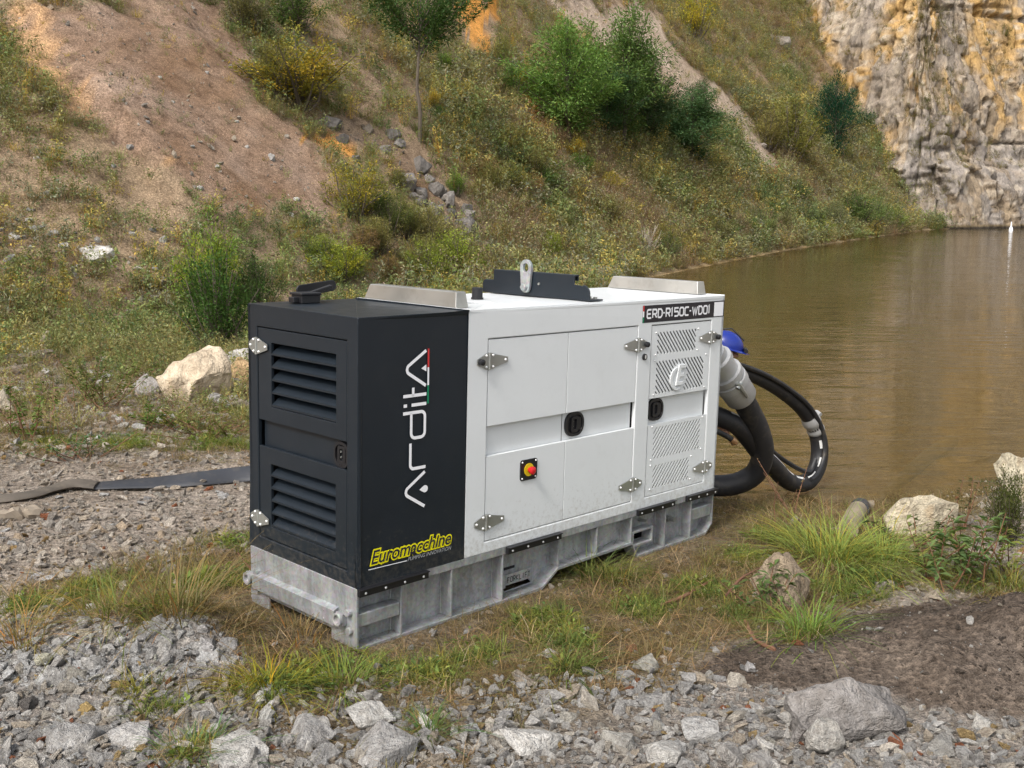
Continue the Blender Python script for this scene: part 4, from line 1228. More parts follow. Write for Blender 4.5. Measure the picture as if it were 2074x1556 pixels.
def plant_mesh(seed, h=1.0, w=1.0, n_cl=26, per=60, leaf=0.06, lw=0.5, cl_r=0.13, base=0.12, stems=7, lean=0.0, trunk=0.0, mat='leaf', droop=0.15, yellow=0.0, top=1.0):
    """a shrub or tree of unit-ish size: wood mesh (stems to every clump) and a crown of leaf clumps with gaps between"""
    rng = np.random.default_rng(seed)
    cen = []
    while len(cen) < n_cl:
        p = rng.uniform(-1, 1, 3); r = np.linalg.norm(p)
        if r > 1 or r < 0.25: continue
        z = base + (p[2] * 0.5 + 0.5) * (1 - base)
        f = (0.55 + 0.45 * math.sin(math.pi * min(max((z - base) / (1 - base), 0), 1) ** top)) * (0.75 + 0.5 * rng.random())
        c = np.array([p[0] * f * w / 2 + lean * z, p[1] * f * w / 2, z * h])
        cen.append(c)
    cen = np.array(cen)
    sets = []; root = np.array([lean * 0.3, 0, h * base * 0.6])
    for c in cen:
        m = int(per * (0.4 + 1.2 * rng.random())); rr = cl_r * (0.5 + 0.9 * rng.random())
        org = np.array([lean * c[2] / h * 0.7, 0, max(c[2] * 0.62 - 0.06 * h, base * 0.4 * h)]) if trunk else c * 0.30
        t_ = rng.uniform(0.30, 1.12, (m, 1)) ** 0.8                   # leaves sit along the outer part of the branch
        sag = np.array([0, 0, -0.05 * h]) * (t_ ** 2) * max(droop, 0)
        ctr = org + (c - org) * t_ + sag
        off = rng.normal(0, 1, (m, 3)) * np.array([1, 1, 0.7]) * rr * (1.15 - 0.6 * t_)
        axis = unit(c - org)
        D = unit(axis * 0.8 + unit(off) * 0.8 + rng.normal(0, 0.45, (m, 3)) - np.array([0, 0, droop]))
        Nn = unit(rng.normal(0, 0.5, (m, 3)) + np.array([0, 0, 1.0]))
        v, q, t = leaf_set(ctr + off, D, Nn, leaf * (0.5 + 0.9 * rng.random(m)), leaf * lw * (0.6 + 0.7 * rng.random(m)), rng)
        t = t * (0.70 + 0.6 * rng.random())
        if yellow and rng.random() < yellow: t = t * np.array([1.45, 1.18, 0.8])
        sets.append((v, q, t))
    crown = set_mesh('crown', sets, M[mat])
    mb = MB()
    if trunk:
        tp = [(0, 0, -0.3)]
        for k in range(1, 7):
            tp.append((lean * 0.6 * k / 6 + rng.normal(0, 0.012), rng.normal(0, 0.012), h * 0.86 * k / 6))
        tp = smooth_path(tp, 3); mb.tube(tp, list(np.linspace(trunk, trunk * 0.22, len(tp))), 7)
        for c in cen:
            k = int(min(max((c[2] / h * 0.80 - 0.10), 0.05) / 0.86, 0.98) * (len(tp) - 1)); p0 = tp[k]
            mid = (p0 + c) / 2 + np.array([0, 0, -0.02 * h])
            mb.tube(smooth_path([p0, mid, c], 3), list(np.linspace(trunk * 0.30, trunk * 0.07, 7)), 4, False)
    else:
        for c in cen:
            b0 = np.array([rng.normal(0, 0.05 * w), rng.normal(0, 0.05 * w), -0.15])
            mid = b0 * 0.5 + c * 0.5 + rng.normal(0, 0.04, 3) * w
            mb.tube(smooth_path([b0, mid, c], 3), list(np.linspace(0.012, 0.004, 7) * max(h, 0.6)), 4, False)
    wood = bpy.data.meshes.new('wood'); wood.from_pydata(mb.v, [], mb.f); wood.materials.append(M['bark'])
    return wood, crown

def place_plant(name, kinds, loc, height, width, colr, label, cat, group=None, rz=None, part='foliage', wood='stem'):
    wm, cm = kinds
    e = empty(name, loc); e.rotation_euler = (0, 0, random.uniform(0, 6.28) if rz is None else rz); e.scale = (width, width, height)
    a = link(bpy.data.objects.new(wood, wm), e); b = link(bpy.data.objects.new(part, cm), e)
    b.color = (*colr, 1); a.color = (*colr, 1)
    tag(e, label, cat, group); return e

# ------------------------------------------------------------------ stones
def hull_mesh(seed, npts=13, flat=0.62, detail=0, rough=0.06, mat='rock', ang=0.0):
    rng = np.random.default_rng(seed)
    p = unit(rng.normal(0, 1, (npts, 3))) * (0.78 + 0.3 * rng.random((npts, 1)))
    p *= np.array([1.0, 0.62 + 0.3 * rng.random(), flat * (0.8 + 0.4 * rng.random())]) * 0.5
    bm = bmesh.new()
    for q in p: bm.verts.new(q)
    g = bmesh.ops.convex_hull(bm, input=bm.verts)
    bmesh.ops.delete(bm, geom=[v for v in bm.verts if not v.link_faces], context='VERTS')
    if detail:
        bmesh.ops.dissolve_limit(bm, angle_limit=R(14), verts=bm.verts, edges=bm.edges)
        bmesh.ops.bevel(bm, geom=list(bm.edges) + list(bm.verts), offset=0.014, segments=1, affect='EDGES', profile=0.6)
        bmesh.ops.triangulate(bm, faces=bm.faces)
        for _ in range(detail): 
            bmesh.ops.subdivide_edges(bm, edges=[e for e in bm.edges if e.calc_length() > 0.085], cuts=1)
            bmesh.ops.triangulate(bm, faces=bm.faces)
        co = np.array([v.co[:] for v in bm.verts])
        bm.normal_update()
        nr = np.array([v.normal[:] for v in bm.verts])
        d = fbm(co[:, 0] * 4 + seed, co[:, 1] * 4 + co[:, 2] * 3.1, seed) * rough + fbm(co[:, 0] * 13 + co[:, 2] * 9, co[:, 1] * 13 - co[:, 2] * 7, seed + 3) * rough * 0.4
        st = np.abs(((co[:, 2] * 6 + co[:, 0] * 1.2) % 1) - 0.5) * rough * 0.5     # bedding
        for v, n_, dd, s_ in zip(bm.verts, nr, d, st): v.co += Vector(n_) * float(dd - s_ * 0.5)
    bmesh.ops.recalc_face_normals(bm, faces=bm.faces)
    me = bpy.data.meshes.new('stone'); bm.to_mesh(me); bm.free(); me.materials.append(M[mat])
    if detail:
        me.polygons.foreach_set('use_smooth', [True] * len(me.polygons)); me.set_sharp_from_angle(angle=R(28))
    return me

GREYS = np.array([(0.43, 0.415, 0.395), (0.37, 0.36, 0.35), (0.51, 0.49, 0.46), (0.30, 0.29, 0.28), (0.48, 0.44, 0.385), (0.57, 0.55, 0.525), (0.42, 0.36, 0.29)])
PEB = [hull_mesh(100 + k, 11 + k % 4, 0.55 + 0.04 * (k % 5), mat='pebble') for k in range(10)]
ROCKS = [hull_mesh(200 + k, 13 + k % 5, 0.55 + 0.05 * (k % 5), detail=1, rough=0.05) for k in range(14)]
BOULD = [hull_mesh(300 + k, 15 + k % 6, 0.7, detail=3, rough=0.07, mat='rock_warm') for k in range(8)]
BOULDG = [hull_mesh(330 + k, 15 + k % 6, 0.7, detail=3, rough=0.07, mat='rock') for k in range(6)]

def rock_at(px, py, wpx, hpx, me, colr, label, name='rock', cat='rock', group=None, sink=0.35, rz=None, deep=0.8, tilt=0.25):
    """a stone whose outline is wpx x hpx photo pixels, standing on the ground at (px, py) = its foot"""
    p = gp(px, py); d = math.hypot(p.y, p.x)
    w = wpx * d / FPX; h = hpx * d / FPX * 1.0
    o = bpy.data.objects.new(name, me); link(o)
    dim = np.array([v.co[:] for v in me.vertices]); ext = dim.max(0) - dim.min(0)
    o.scale = (w / ext[0], w * deep / ext[1], h * (1 + sink) / ext[2])
    o.rotation_euler = (random.uniform(-tilt, tilt) * 0.5, random.uniform(-tilt, tilt) * 0.5, random.uniform(-0.35, 0.35) if rz is None else rz)
    away = Vector((p.x, p.y, 0)).normalized() * (w * deep * 0.35)
    zc = (dim.max(0)[2] + dim.min(0)[2]) / 2 * o.scale[2]
    o.location = (p.x + away.x, p.y + away.y, p.z + h * 0.5 - h * sink * 0.5 - zc)
    o.color = (*colr, 1)
    tag(o, label, cat, group); return o

OCH = (0.60, 0.47, 0.30); CREAM = (0.62, 0.55, 0.44); GREY = (0.40, 0.39, 0.38); PALE = (0.58, 0.565, 0.54); DARK = (0.17, 0.155, 0.145)
rock_at(398, 812, 150, 100, BOULD[0], (0.60, 0.50, 0.375), 'biggest cream and ochre boulder left of the generator', 'boulder', 'boulder')
rock_at(486, 778, 66, 52, BOULD[1], (0.62, 0.43, 0.24), 'ochre wedge of rock right beside the big cream boulder', 'boulder', 'boulder')
rock_at(487, 745, 56, 38, BOULDG[0], (0.56, 0.54, 0.52), 'pale grey boulder behind the ochre wedge by the generator', 'boulder', 'boulder')
rock_at(468, 803, 66, 36, BOULD[2], (0.60, 0.52, 0.40), 'low cream boulder at the right foot of the big one', 'boulder', 'boulder')
rock_at(12, 845, 52, 52, BOULD[3], (0.60, 0.53, 0.42), 'cream boulder cut by the left edge of the picture', 'boulder', 'boulder')
rock_at(300, 800, 60, 40, BOULDG[1], (0.40, 0.38, 0.36), 'grey rock half hidden in weeds left of the big boulder', 'boulder', 'boulder')
rock_at(192, 530, 66, 30, BOULDG[2], (0.62, 0.60, 0.57), 'flat white rock at the foot of the scree slope', 'boulder', 'boulder', deep=1.2)
rock_at(365, 585, 40, 28, BOULD[4], (0.62, 0.38, 0.17), 'small orange rock beside the dark green shrub', 'boulder', 'boulder')
rock_at(1578, 1236, 125, 112, BOULD[5], (0.40, 0.32, 0.23), 'pointed brown and cream boulder in grass right of the skid', 'boulder', 'boulder', deep=0.7)
rock_at(1868, 1086, 150, 70, BOULD[6], (0.60, 0.53, 0.40), 'long flat cream boulder at the near water edge', 'boulder', 'boulder', deep=0.5)
rock_at(2052, 1012, 84, 86, BOULD[7], (0.64, 0.58, 0.44), 'cream topped boulder behind the bush at the right edge', 'boulder', 'boulder')
rock_at(1705, 1512, 275, 112, BOULDG[3], (0.25, 0.235, 0.225), 'biggest grey boulder lying in the front gravel', 'boulder', 'boulder', deep=0.7, rz=0.1)
rock_at(1668, 1530, 84, 66, BOULDG[4], (0.46, 0.44, 0.41), 'angular light grey rock leaning on the big grey boulder', 'boulder', 'boulder')
rock_at(1370, 522, 38, 26, BOULDG[5], (0.17, 0.15, 0.135), 'dark rounded rock on the far lake shore', 'boulder', 'boulder')
for q, (px, py, w, h, c, lb) in enumerate([
    (745, 1475, 112, 54, PALE, 'pale grey rock below the grass in front of the skid corner'),
    (775, 1556, 165, 78, GREY, 'broad grey rock at the bottom edge below the skid corner'),
    (485, 1560, 150, 46, PALE, 'long pale rock at the bottom edge left of centre'),
    (628, 1512, 124, 46, GREY, 'flat grey rock left of the broad one at the bottom'),
    (268, 1518, 116, 40, (0.60, 0.585, 0.57), 'white flat rock near the bottom left weeds'),
    (150, 1522, 128, 56, GREY, 'mottled grey slab in the bottom left corner'),
    (176, 1452, 46, 32, (0.64, 0.46, 0.20), 'small yellow ochre stone in the bottom left gravel'),
    (60, 1440, 50, 26, DARK, 'small dark grey stone near the left bottom edge'),
    (1060, 1530, 150, 60, PALE, 'large pale slab at the bottom middle'),
    (1245, 1520, 84, 40, (0.56, 0.54, 0.50), 'pale brick-shaped rock right of the bottom middle slab'),
    (1340, 1548, 96, 54, PALE, 'pale rock at the bottom edge right of centre'),
    (1420, 1500, 92, 46, (0.55, 0.54, 0.53), 'light rock in gravel left of the big grey boulder'),
    (1320, 1440, 78, 30, GREY, 'long blue grey stone in the right gravel'),
    (1310, 1362, 60, 36, (0.52, 0.50, 0.44), 'pale stone where grass meets the right gravel'),
    (1282, 1322, 30, 20, (0.45, 0.20, 0.11), 'small brick red stone in the grass edge'),
    (1480, 1548, 70, 52, (0.44, 0.42, 0.40), 'square grey rock left of the bottom right corner gravel'),
    (1540, 1560, 66, 40, (0.50, 0.48, 0.46), 'grey rock at the bottom edge below the big boulder'),
    (1900, 1530, 90, 34, (0.33, 0.32, 0.30), 'flat dark stone in the bottom right pebbles')]):
    rock_at(px, py, w * 0.98, h * 0.66, ROCKS[(q * 3 + 2) % 14], tuple(k * 0.95 for k in c), lb, group=None, sink=0.9, deep=1.0, rz=random.uniform(0, 6.28) if w < 100 else None)

# ridge of dark rocks running down the slope
for q, (x, y, w, h) in enumerate([(668, 262, 46, 26), (692, 290, 30, 20), (722, 330, 22, 16), (797, 285, 34, 24), (808, 297, 30, 16), (852, 352, 46, 36), (828, 385, 36, 34), (853, 400, 30, 22), (882, 396, 34, 26),
                                  (850, 418, 34, 24), (906, 414, 34, 26), (880, 446, 46, 30), (892, 470, 44, 28), (948, 486, 60, 48), (925, 500, 40, 30), (942, 432, 34, 20), (952, 446, 28, 22), (905, 500, 34, 24), (975, 512, 36, 22),
                                  (868, 370, 26, 18), (836, 408, 24, 18), (915, 440, 24, 18), (870, 425, 22, 16), (990, 508, 26, 18), (900, 455, 24, 18), (780, 312, 26, 18), (815, 372, 30, 20)]):
    rock_at(x, y, w, h, ROCKS[(q * 5) % 14], (lambda j_: (0.20 * j_, 0.185 * j_, 0.172 * j_))(random.uniform(0.75, 1.35)), ('large ' if w > 40 else 'small ' if w < 27 else '') + 'dark grey rock at the ' + ('top' if y < 300 else 'upper middle' if y < 390 else 'lower middle' if y < 450 else 'foot') + ' of the rocky ridge' + (', left side' if q % 2 == 0 and x < 860 else ''), group='rocks of the hillside ridge', deep=1.0, sink=0.3)
for q, (x, y, w, h) in enumerate([(550, 325, 18, 14), (405, 385, 16, 9), (190, 190, 18, 14), (265, 305, 16, 12), (600, 408, 14, 8), (325, 160, 10, 6), (110, 480, 26, 14), (70, 470, 22, 12), (270, 480, 18, 10), (310, 470, 14, 8), (130, 505, 22, 12), (330, 490, 18, 12), (95, 395, 16, 9),
                                  (440, 340, 12, 7), (350, 210, 10, 6), (230, 340, 12, 8), (590, 440, 16, 9), (75, 325, 12, 8), (62, 430, 16, 9), (205, 420, 12, 7), (500, 300, 10, 6), (300, 250, 9, 6), (420, 150, 9, 6), (480, 250, 9, 6), (390, 300, 10, 6)]):
    rock_at(x, y, w, h, ROCKS[(q * 3) % 14], PALE if q % 3 else GREY, ('pale' if q % 3 else 'grey') + ' stone lying loose on the ' + ('upper' if y < 260 else 'middle' if y < 400 else 'lower') + (' left' if x < 250 else ' right') + ' part of the scree slope', group='loose stones on the scree', deep=1.0)
# grey blocks in the slope beside the cliff
for q, (x, y, w, h) in enumerate([(1585, 95, 34, 22), (1560, 82, 16, 12), (1520, 150, 10, 8), (1500, 190, 14, 10), (1540, 205, 10, 8), (1545, 300, 14, 10), (1350, 70, 12, 7), (1360, 90, 10, 7)]):
    rock_at(x, y, w, h, ROCKS[(q * 3 + 1) % 14], (0.27, 0.24, 0.21), ('large ' if w > 20 else 'small ') + 'grey block stuck in the ' + ('upper' if y < 160 else 'lower') + (' right' if x > 1510 else ' left') + ' slope beside the cliff', group='blocks in the slope by the cliff', deep=1.0)

# countable loose rocks of the yard, by place
def rock_field(n, poly, wr, label, group, cols, flat=0.55, seed=0, aspect=(0.45, 0.75)):
    rg = random.Random(seed); pts = []
    xs = [p[0] for p in poly]; ys = [p[1] for p in poly]
    while len(pts) < n:
        x = rg.uniform(min(xs), max(xs)); y = rg.uniform(min(ys), max(ys))
        if in_poly(np.array([x]), np.array([y]), poly)[0]: pts.append((x, y))
    G3 = gps(pts)
    for k, p in enumerate(G3):
        w = rg.uniform(*wr) * (0.7 + 0.6 * rg.random() ** 2)
        o = bpy.data.objects.new('rock', ROCKS[rg.randrange(14)]); link(o)
        o.scale = (w, w * rg.uniform(0.6, 1.0), w * rg.uniform(*aspect) * 1.6)
        o.rotation_euler = (rg.uniform(-0.35, 0.35), rg.uniform(-0.35, 0.35), rg.uniform(0, 6.28))
        o.location = (p[0], p[1], p[2] + w * 0.08)
        c = cols[rg.randrange(len(cols))]; j = rg.uniform(0.85, 1.15); o.color = (c[0] * j, c[1] * j, c[2] * j, 1)
        mxs, mns = max(xs), min(xs); fx_ = (pts[k][0] - mns) / (mxs - mns); fy_ = (pts[k][1] - min(ys)) / (max(ys) - min(ys))
        shade = 'white' if c[0] > 0.63 else 'pale' if c[0] > 0.52 else 'ochre grey' if c[0] - c[2] > 0.06 else 'light grey' if c[0] > 0.41 else 'dark grey'
        size = 'big ' if w > (wr[0] + wr[1]) * 0.55 else 'small ' if w < (wr[0] + wr[1]) * 0.38 else ''
        place = ('left' if fx_ < 0.33 else 'right' if fx_ > 0.67 else 'middle') + (' far part' if fy_ < 0.4 else ' near part')
        tag(o, size + shade + ' ' + label.replace('@', place), 'rock', group)
gc = [tuple(c) for c in GREYS]; wc = [(0.70, 0.685, 0.67), (0.62, 0.61, 0.60), (0.56, 0.53, 0.47), (0.66, 0.64, 0.64), (0.48, 0.47, 0.47)]
rock_field(55, [(120, 1375), (20, 1370), (0, 1340), (130, 1305), (250, 1270), (330, 1258), (420, 1268), (470, 1300), (480, 1340), (400, 1350), (300, 1370)], (0.05, 0.13), 'jagged rock in the @ of the white heap', 'rocks of the white heap', wc, seed=3)
rock_field(60, [(1080, 1370), (1250, 1335), (1400, 1345), (1520, 1345), (1580, 1400), (1570, 1540), (1560, 1556), (1000, 1556), (950, 1500), (980, 1420)], (0.045, 0.12), 'broken rock in the @ of the right front gravel', 'rocks of the right front gravel', gc + wc, seed=4)
rock_field(30, [(0, 1420), (300, 1400), (520, 1430), (900, 1470), (950, 1556), (0, 1556)], (0.04, 0.11), 'broken rock in the @ of the bottom left foreground', 'rocks of the left front', gc + wc, seed=5)
rock_field(15, [(1600, 1540), (1850, 1500), (2074, 1470), (2074, 1556), (1600, 1556)], (0.03, 0.07), 'stone in the @ of the bottom right pebbles', 'stones of the bottom right pebbles', gc, seed=6)
rock_field(30, [(0, 740), (200, 735), (300, 740), (480, 800), (490, 850), (300, 870), (0, 920)], (0.06, 0.20), 'rubble stone in the @ of the weeds by the generator', 'rubble among the weeds', gc + wc, seed=8)
rock_field(30, [(0, 1010), (240, 1000), (500, 985), (500, 1090), (300, 1180), (0, 1200)], (0.05, 0.15), 'flat stone on the @ of the gravel track', 'stones on the track', wc, seed=9, aspect=(0.2, 0.35))
rock_field(14, [(0, 440), (170, 470), (360, 560), (480, 640), (330, 640), (150, 560), (0, 520)], (0.10, 0.32), 'rubble rock in the @ of the left slope foot', 'rubble at the slope foot', wc, seed=10)

# ================================================================== PLANTS
SH = [plant_mesh(500 + k, 1, 1, n_cl=46, per=130, leaf=0.038, lw=0.45, cl_r=0.085, base=0.05) for k in range(4)]                  # rounded shrub
SHY = [plant_mesh(520 + k, 1, 1, n_cl=46, per=130, leaf=0.038, lw=0.42, cl_r=0.085, base=0.05, yellow=0.4) for k in range(2)]    # with autumn clumps
TREE = [plant_mesh(540 + k, 1, 0.72, n_cl=64, per=230, leaf=0.026, lw=0.34, cl_r=0.050, base=0.16, trunk=0.016, droop=0.45, top=0.7) for k in range(3)]   # feathery locust
SLIM = plant_mesh(560, 1, 0.95, n_cl=24, per=330, leaf=0.026, lw=0.32, cl_r=0.034, base=0.70, trunk=0.013, droop=0.4, top=0.8, lean=-0.08)
CYP = plant_mesh(565, 1, 0.66, n_cl=50, per=200, leaf=0.030, lw=0.25, cl_r=0.070, base=0.05, trunk=0.02, droop=-0.5, top=0.7)
GREEN = (0.109, 0.181, 0.043); LIME = (0.232, 0.275, 0.051); OLIVE = (0.196, 0.196, 0.065); DGREEN = (0.051, 0.102, 0.032); YEL = (0.392, 0.319, 0.058); BROWN = (0.290, 0.203, 0.094); BLUEG = (0.058, 0.123, 0.072)

def plant_at(kind, px, py, wpx, hpx, colr, label, name='shrub', cat='shrub', group=None, part='foliage', wood='stem', wk=1.0, back=0.0):
    p = gp(px, py); d = p.y
    return place_plant(name, kind, p, hpx * d / FPX, wpx * d / FPX / wk, colr, label, cat, group, part=part, wood=wood)

TR = dict(name='tree', cat='tree', part='crown', wood='trunk')
plant_at(SLIM, 846, 282, 330, 325, (0.072, 0.123, 0.041), 'slender young tree with bare thin trunk and dark crown on the hillside', wk=0.95, **TR)
plant_at(TREE[0], 1150, 300, 231, 270, (0.150, 0.244, 0.065), 'bright green feathery tree, leftmost of the hillside group', wk=0.72, **TR)
plant_at(TREE[1], 1262, 300, 207, 285, (0.133, 0.207, 0.065), 'tallest tree of the green group with yellowing right side', wk=0.72, **TR)
plant_at(TREE[2], 1225, 290, 158, 170, (0.079, 0.141, 0.061), 'dark green tree between the two tall ones on the hillside', wk=0.72, **TR)
plant_at(TREE[0], 1310, 300, 158, 190, (0.079, 0.125, 0.061), 'dark tree at the right shoulder of the tall one', wk=0.72, **TR)
plant_at(TREE[1], 1398, 340, 195, 165, (0.088, 0.155, 0.069), 'dark green bushy tree lowest of the hillside group', wk=0.72, **TR)
plant_at(TREE[2], 1415, 300, 73, 150, (0.133, 0.148, 0.087), 'thin tree with a pointed top above the lowest green one', wk=0.72, **TR)
plant_at(CYP, 1688, 322, 125, 165, (0.032, 0.090, 0.052), 'dark blue green conifer-like tree in front of the cliff', wk=0.66, **TR)
plant_at(SHY[0], 1405, 82, 84, 110, (0.319, 0.304, 0.051), 'yellow green round bush high on the slope')
plant_at(SH[0], 1600, 335, 150, 130, (0.189, 0.181, 0.051), 'olive brown bush left of the dark conifer')
plant_at(SH[1], 1555, 300, 80, 80, (0.232, 0.203, 0.072), 'small dry bush at the left of the olive brown one')
plant_at(SH[1], 1606, 412, 84, 50, (0.102, 0.145, 0.051), 'low dark green bush above the far shore')
plant_at(SH[2], 1735, 470, 130, 78, (0.123, 0.167, 0.058), 'broad green bush on the far shore below the conifer')
plant_at(SH[3], 1808, 470, 76, 52, (0.189, 0.239, 0.058), 'bright green bush at the right tip of the far shore')
plant_at(SHY[1], 600, 215, 240, 150, (0.268, 0.239, 0.058), 'large yellow green bush on the upper scree edge')
plant_at(SH[2], 560, 200, 130, 110, (0.160, 0.145, 0.051), 'olive bush at the lower left of the yellow green one')
plant_at(SH[3], 600, 70, 150, 100, (0.094, 0.145, 0.046), 'dark green bush at the top left of the slope')
plant_at(SH[0], 500, 60, 110, 90, (0.160, 0.145, 0.065), 'dry olive bush beside the dark one at the top of the slope')
plant_at(SHY[0], 722, 440, 150, 116, (0.232, 0.225, 0.051), 'yellow green bush left of the rocky ridge')
plant_at(SH[1], 795, 480, 100, 90, (0.123, 0.145, 0.051), 'olive green bush below the yellow green one by the ridge')
plant_at(SH[0], 452, 705, 190, 190, (0.058, 0.109, 0.029), 'big dark green shrub left behind the generator')
plant_at(SHY[1], 425, 640, 150, 215, (0.152, 0.225, 0.043), 'tall leafy green shrub with yellow flecks left of the generator')
plant_at(SH[3], 2042, 1105, 120, 175, (0.087, 0.099, 0.032), 'dark olive bush at the right edge by the water')
plant_at(SH[2], 520, 640, 120, 120, (0.072, 0.109, 0.038), 'dark shrub right behind the generator roof corner')

# a ragged row of taller shrubs along the far shore
for q, (px, py, w, h, c, nm) in enumerate([(1228, 552, 80, 60, (0.20, 0.215, 0.08), 'grey green'), (1345, 528, 70, 62, (0.17, 0.20, 0.075), 'green'), (1400, 512, 60, 52, (0.27, 0.235, 0.10), 'straw coloured'), (1452, 502, 74, 66, (0.21, 0.20, 0.085), 'olive'), (1500, 492, 60, 58, (0.24, 0.19, 0.11), 'brown'),
                                         (1540, 486, 76, 70, (0.18, 0.215, 0.09), 'pale green'), (1588, 482, 64, 56, (0.23, 0.22, 0.10), 'dull olive'), (1636, 477, 80, 72, (0.15, 0.19, 0.085), 'dark green'), (1684, 474, 70, 66, (0.21, 0.225, 0.11), 'greyish'), (1770, 466, 90, 70, (0.18, 0.23, 0.085), 'fresh green')]):
    plant_at(SH[q % 4], px, py, w, h, c, nm + ' shrub in the row along the far waterline', group='shrubs along the far waterline')

def view_px(x, y, z):
    dx = x; dy = y; dz = z - CAM_H
    f = dy * _cp + dz * _sp; u = -dy * _sp + dz * _cp
    return IMG_W / 2 + FPX * dx / f, IMG_H / 2 - FPX * u / f, f

# the rest of the hillside shrubs: nobody could tell them apart
rs = random.Random(21)
HP = [(760, 470), (840, 300), (900, 130), (1040, 130), (1110, 300), (1330, 350), (1480, 330), (1640, 430), (1780, 455), (1640, 480), (1500, 490), (1350, 520), (1230, 550), (1100, 575), (800, 595), (620, 600), (560, 560)]
pts = []
while len(pts) < 80:
    x, y = rs.uniform(560, 1780), rs.uniform(60, 595)
    if in_poly(np.array([x]), np.array([y]), HP)[0]: pts.append((x, y))
PT = gps(pts); rid = in_any(PT[:, 0], PT[:, 1], Z_RIDGE + Z_ORANGE + Z_CHUTE)
cols = [OLIVE, OLIVE, (0.232, 0.210, 0.080), LIME, GREEN, BROWN, (0.275, 0.239, 0.072), (0.145, 0.167, 0.058), YEL, (0.217, 0.145, 0.072)]
for p, r_ in zip(PT, rid):
    if r_: continue
    hh = rs.uniform(0.45, 1.15) * (0.8 + p[1] / 110); c = cols[rs.randrange(len(cols))]; j = rs.uniform(0.8, 1.2)
    ppx, ppy, _f = view_px(p[0], p[1], p[2])
    cn = {0: 'olive', 1: 'olive', 2: 'dull olive', 3: 'lime green', 4: 'green', 5: 'brown', 6: 'yellowish olive', 7: 'dark olive', 8: 'yellow', 9: 'red brown'}[cols.index(c)]
    where = ('left' if ppx < 900 else 'middle' if ppx < 1250 else 'right') + (' upper' if ppy < 330 else ' lower')
    place_plant('shrub', rs.choice(SH + SHY), p, hh, hh * rs.uniform(0.9, 1.5), tuple(k * j for k in c), ('large ' if hh > 1.2 else 'small ' if hh < 0.8 else '') + cn + ' shrub in the ' + where + ' part of the hillside undergrowth', 'shrub', 'shrubs of the hillside undergrowth')

# ------------------------------------------------------------------ undergrowth: clumps nobody could count
def clump_kinds(mat):
    out = []
    for k in range(3):                                             # leafy weeds
        rng = np.random.default_rng(600 + k); n = 110
        st = rng.normal(0, 0.13, (9, 3)); st[:, 2] = 0; top = st * 2.0 + np.array([0, 0, 1]) * rng.uniform(0.35, 0.75, (9, 1))
        w = rng.integers(0, 9, n); t = rng.uniform(0.15, 1, (n, 1)); C = st[w] * (1 - t) + top[w] * t + rng.normal(0, 0.03, (n, 3))
        D = unit(rng.normal(0, 1, (n, 3)) + np.array([0, 0, 0.35])); Nn = unit(rng.normal(0, 0.5, (n, 3)) + np.array([0, 0, 1]))
        s1 = leaf_set(C, D, Nn, rng.uniform(0.05, 0.11, n), rng.uniform(0.018, 0.04, n), rng, 0.4)
        s2 = blades(st, unit(top - st + 1e-3), np.linalg.norm(top - st, axis=1), np.full(9, 0.008), rng, 0.1, 2)
        out.append(set_mesh('weed', [s1, (s2[0], s2[1], s2[2] * np.array([1.2, 0.9, 0.8]))], M[mat]))
    for k in range(3):                                             # arching dry grass
        rng = np.random.default_rng(620 + k); n = 60
        b = rng.normal(0, 0.07, (n, 3)); b[:, 2] = -0.02
        D = unit(b * 4 + rng.normal(0, 0.25, (n, 3)) + np.array([0, 0, 1.0]))
        out.append(set_mesh('dry_grass', [blades(b, D, rng.uniform(0.3, 0.75, n), rng.uniform(0.005, 0.011, n), rng, 0.7, 3)], M[mat]))
    for k in range(2):                                             # twiggy seed heads
        rng = np.random.default_rng(640 + k); n = 26
        b = rng.normal(0, 0.06, (n, 3)); b[:, 2] = -0.02
        D = unit(b * 3 + rng.normal(0, 0.15, (n, 3)) + np.array([0, 0, 1.0])); ln = rng.uniform(0.4, 0.85, n)
        s1 = blades(b, D, ln, np.full(n, 0.007), rng, 0.25, 3)
        m = 130; w = rng.integers(0, n, m); C = b[w] + D[w] * (ln[w] * rng.uniform(0.5, 1.0, m))[:, None] + rng.normal(0, 0.02, (m, 3))
        s2 = leaf_set(C, rng.normal(0, 1, (m, 3)), rng.normal(0, 1, (m, 3)), rng.uniform(0.02, 0.05, m), rng.uniform(0.01, 0.02, m), rng, 0.5)
        out.append(set_mesh('seed_head', [s1, s2], M[mat]))
    return out
CK = clump_kinds('leaf_i')
PAL = np.array([(0.235, 0.235, 0.105), (0.30, 0.285, 0.115), (0.175, 0.215, 0.088), (0.33, 0.255, 0.155), (0.42, 0.34, 0.23), (0.25, 0.175, 0.115), (0.42, 0.335, 0.10), (0.225, 0.275, 0.098), (0.46, 0.385, 0.255), (0.11, 0.15, 0.068), (0.225, 0.225, 0.150), (0.27, 0.215, 0.165)])

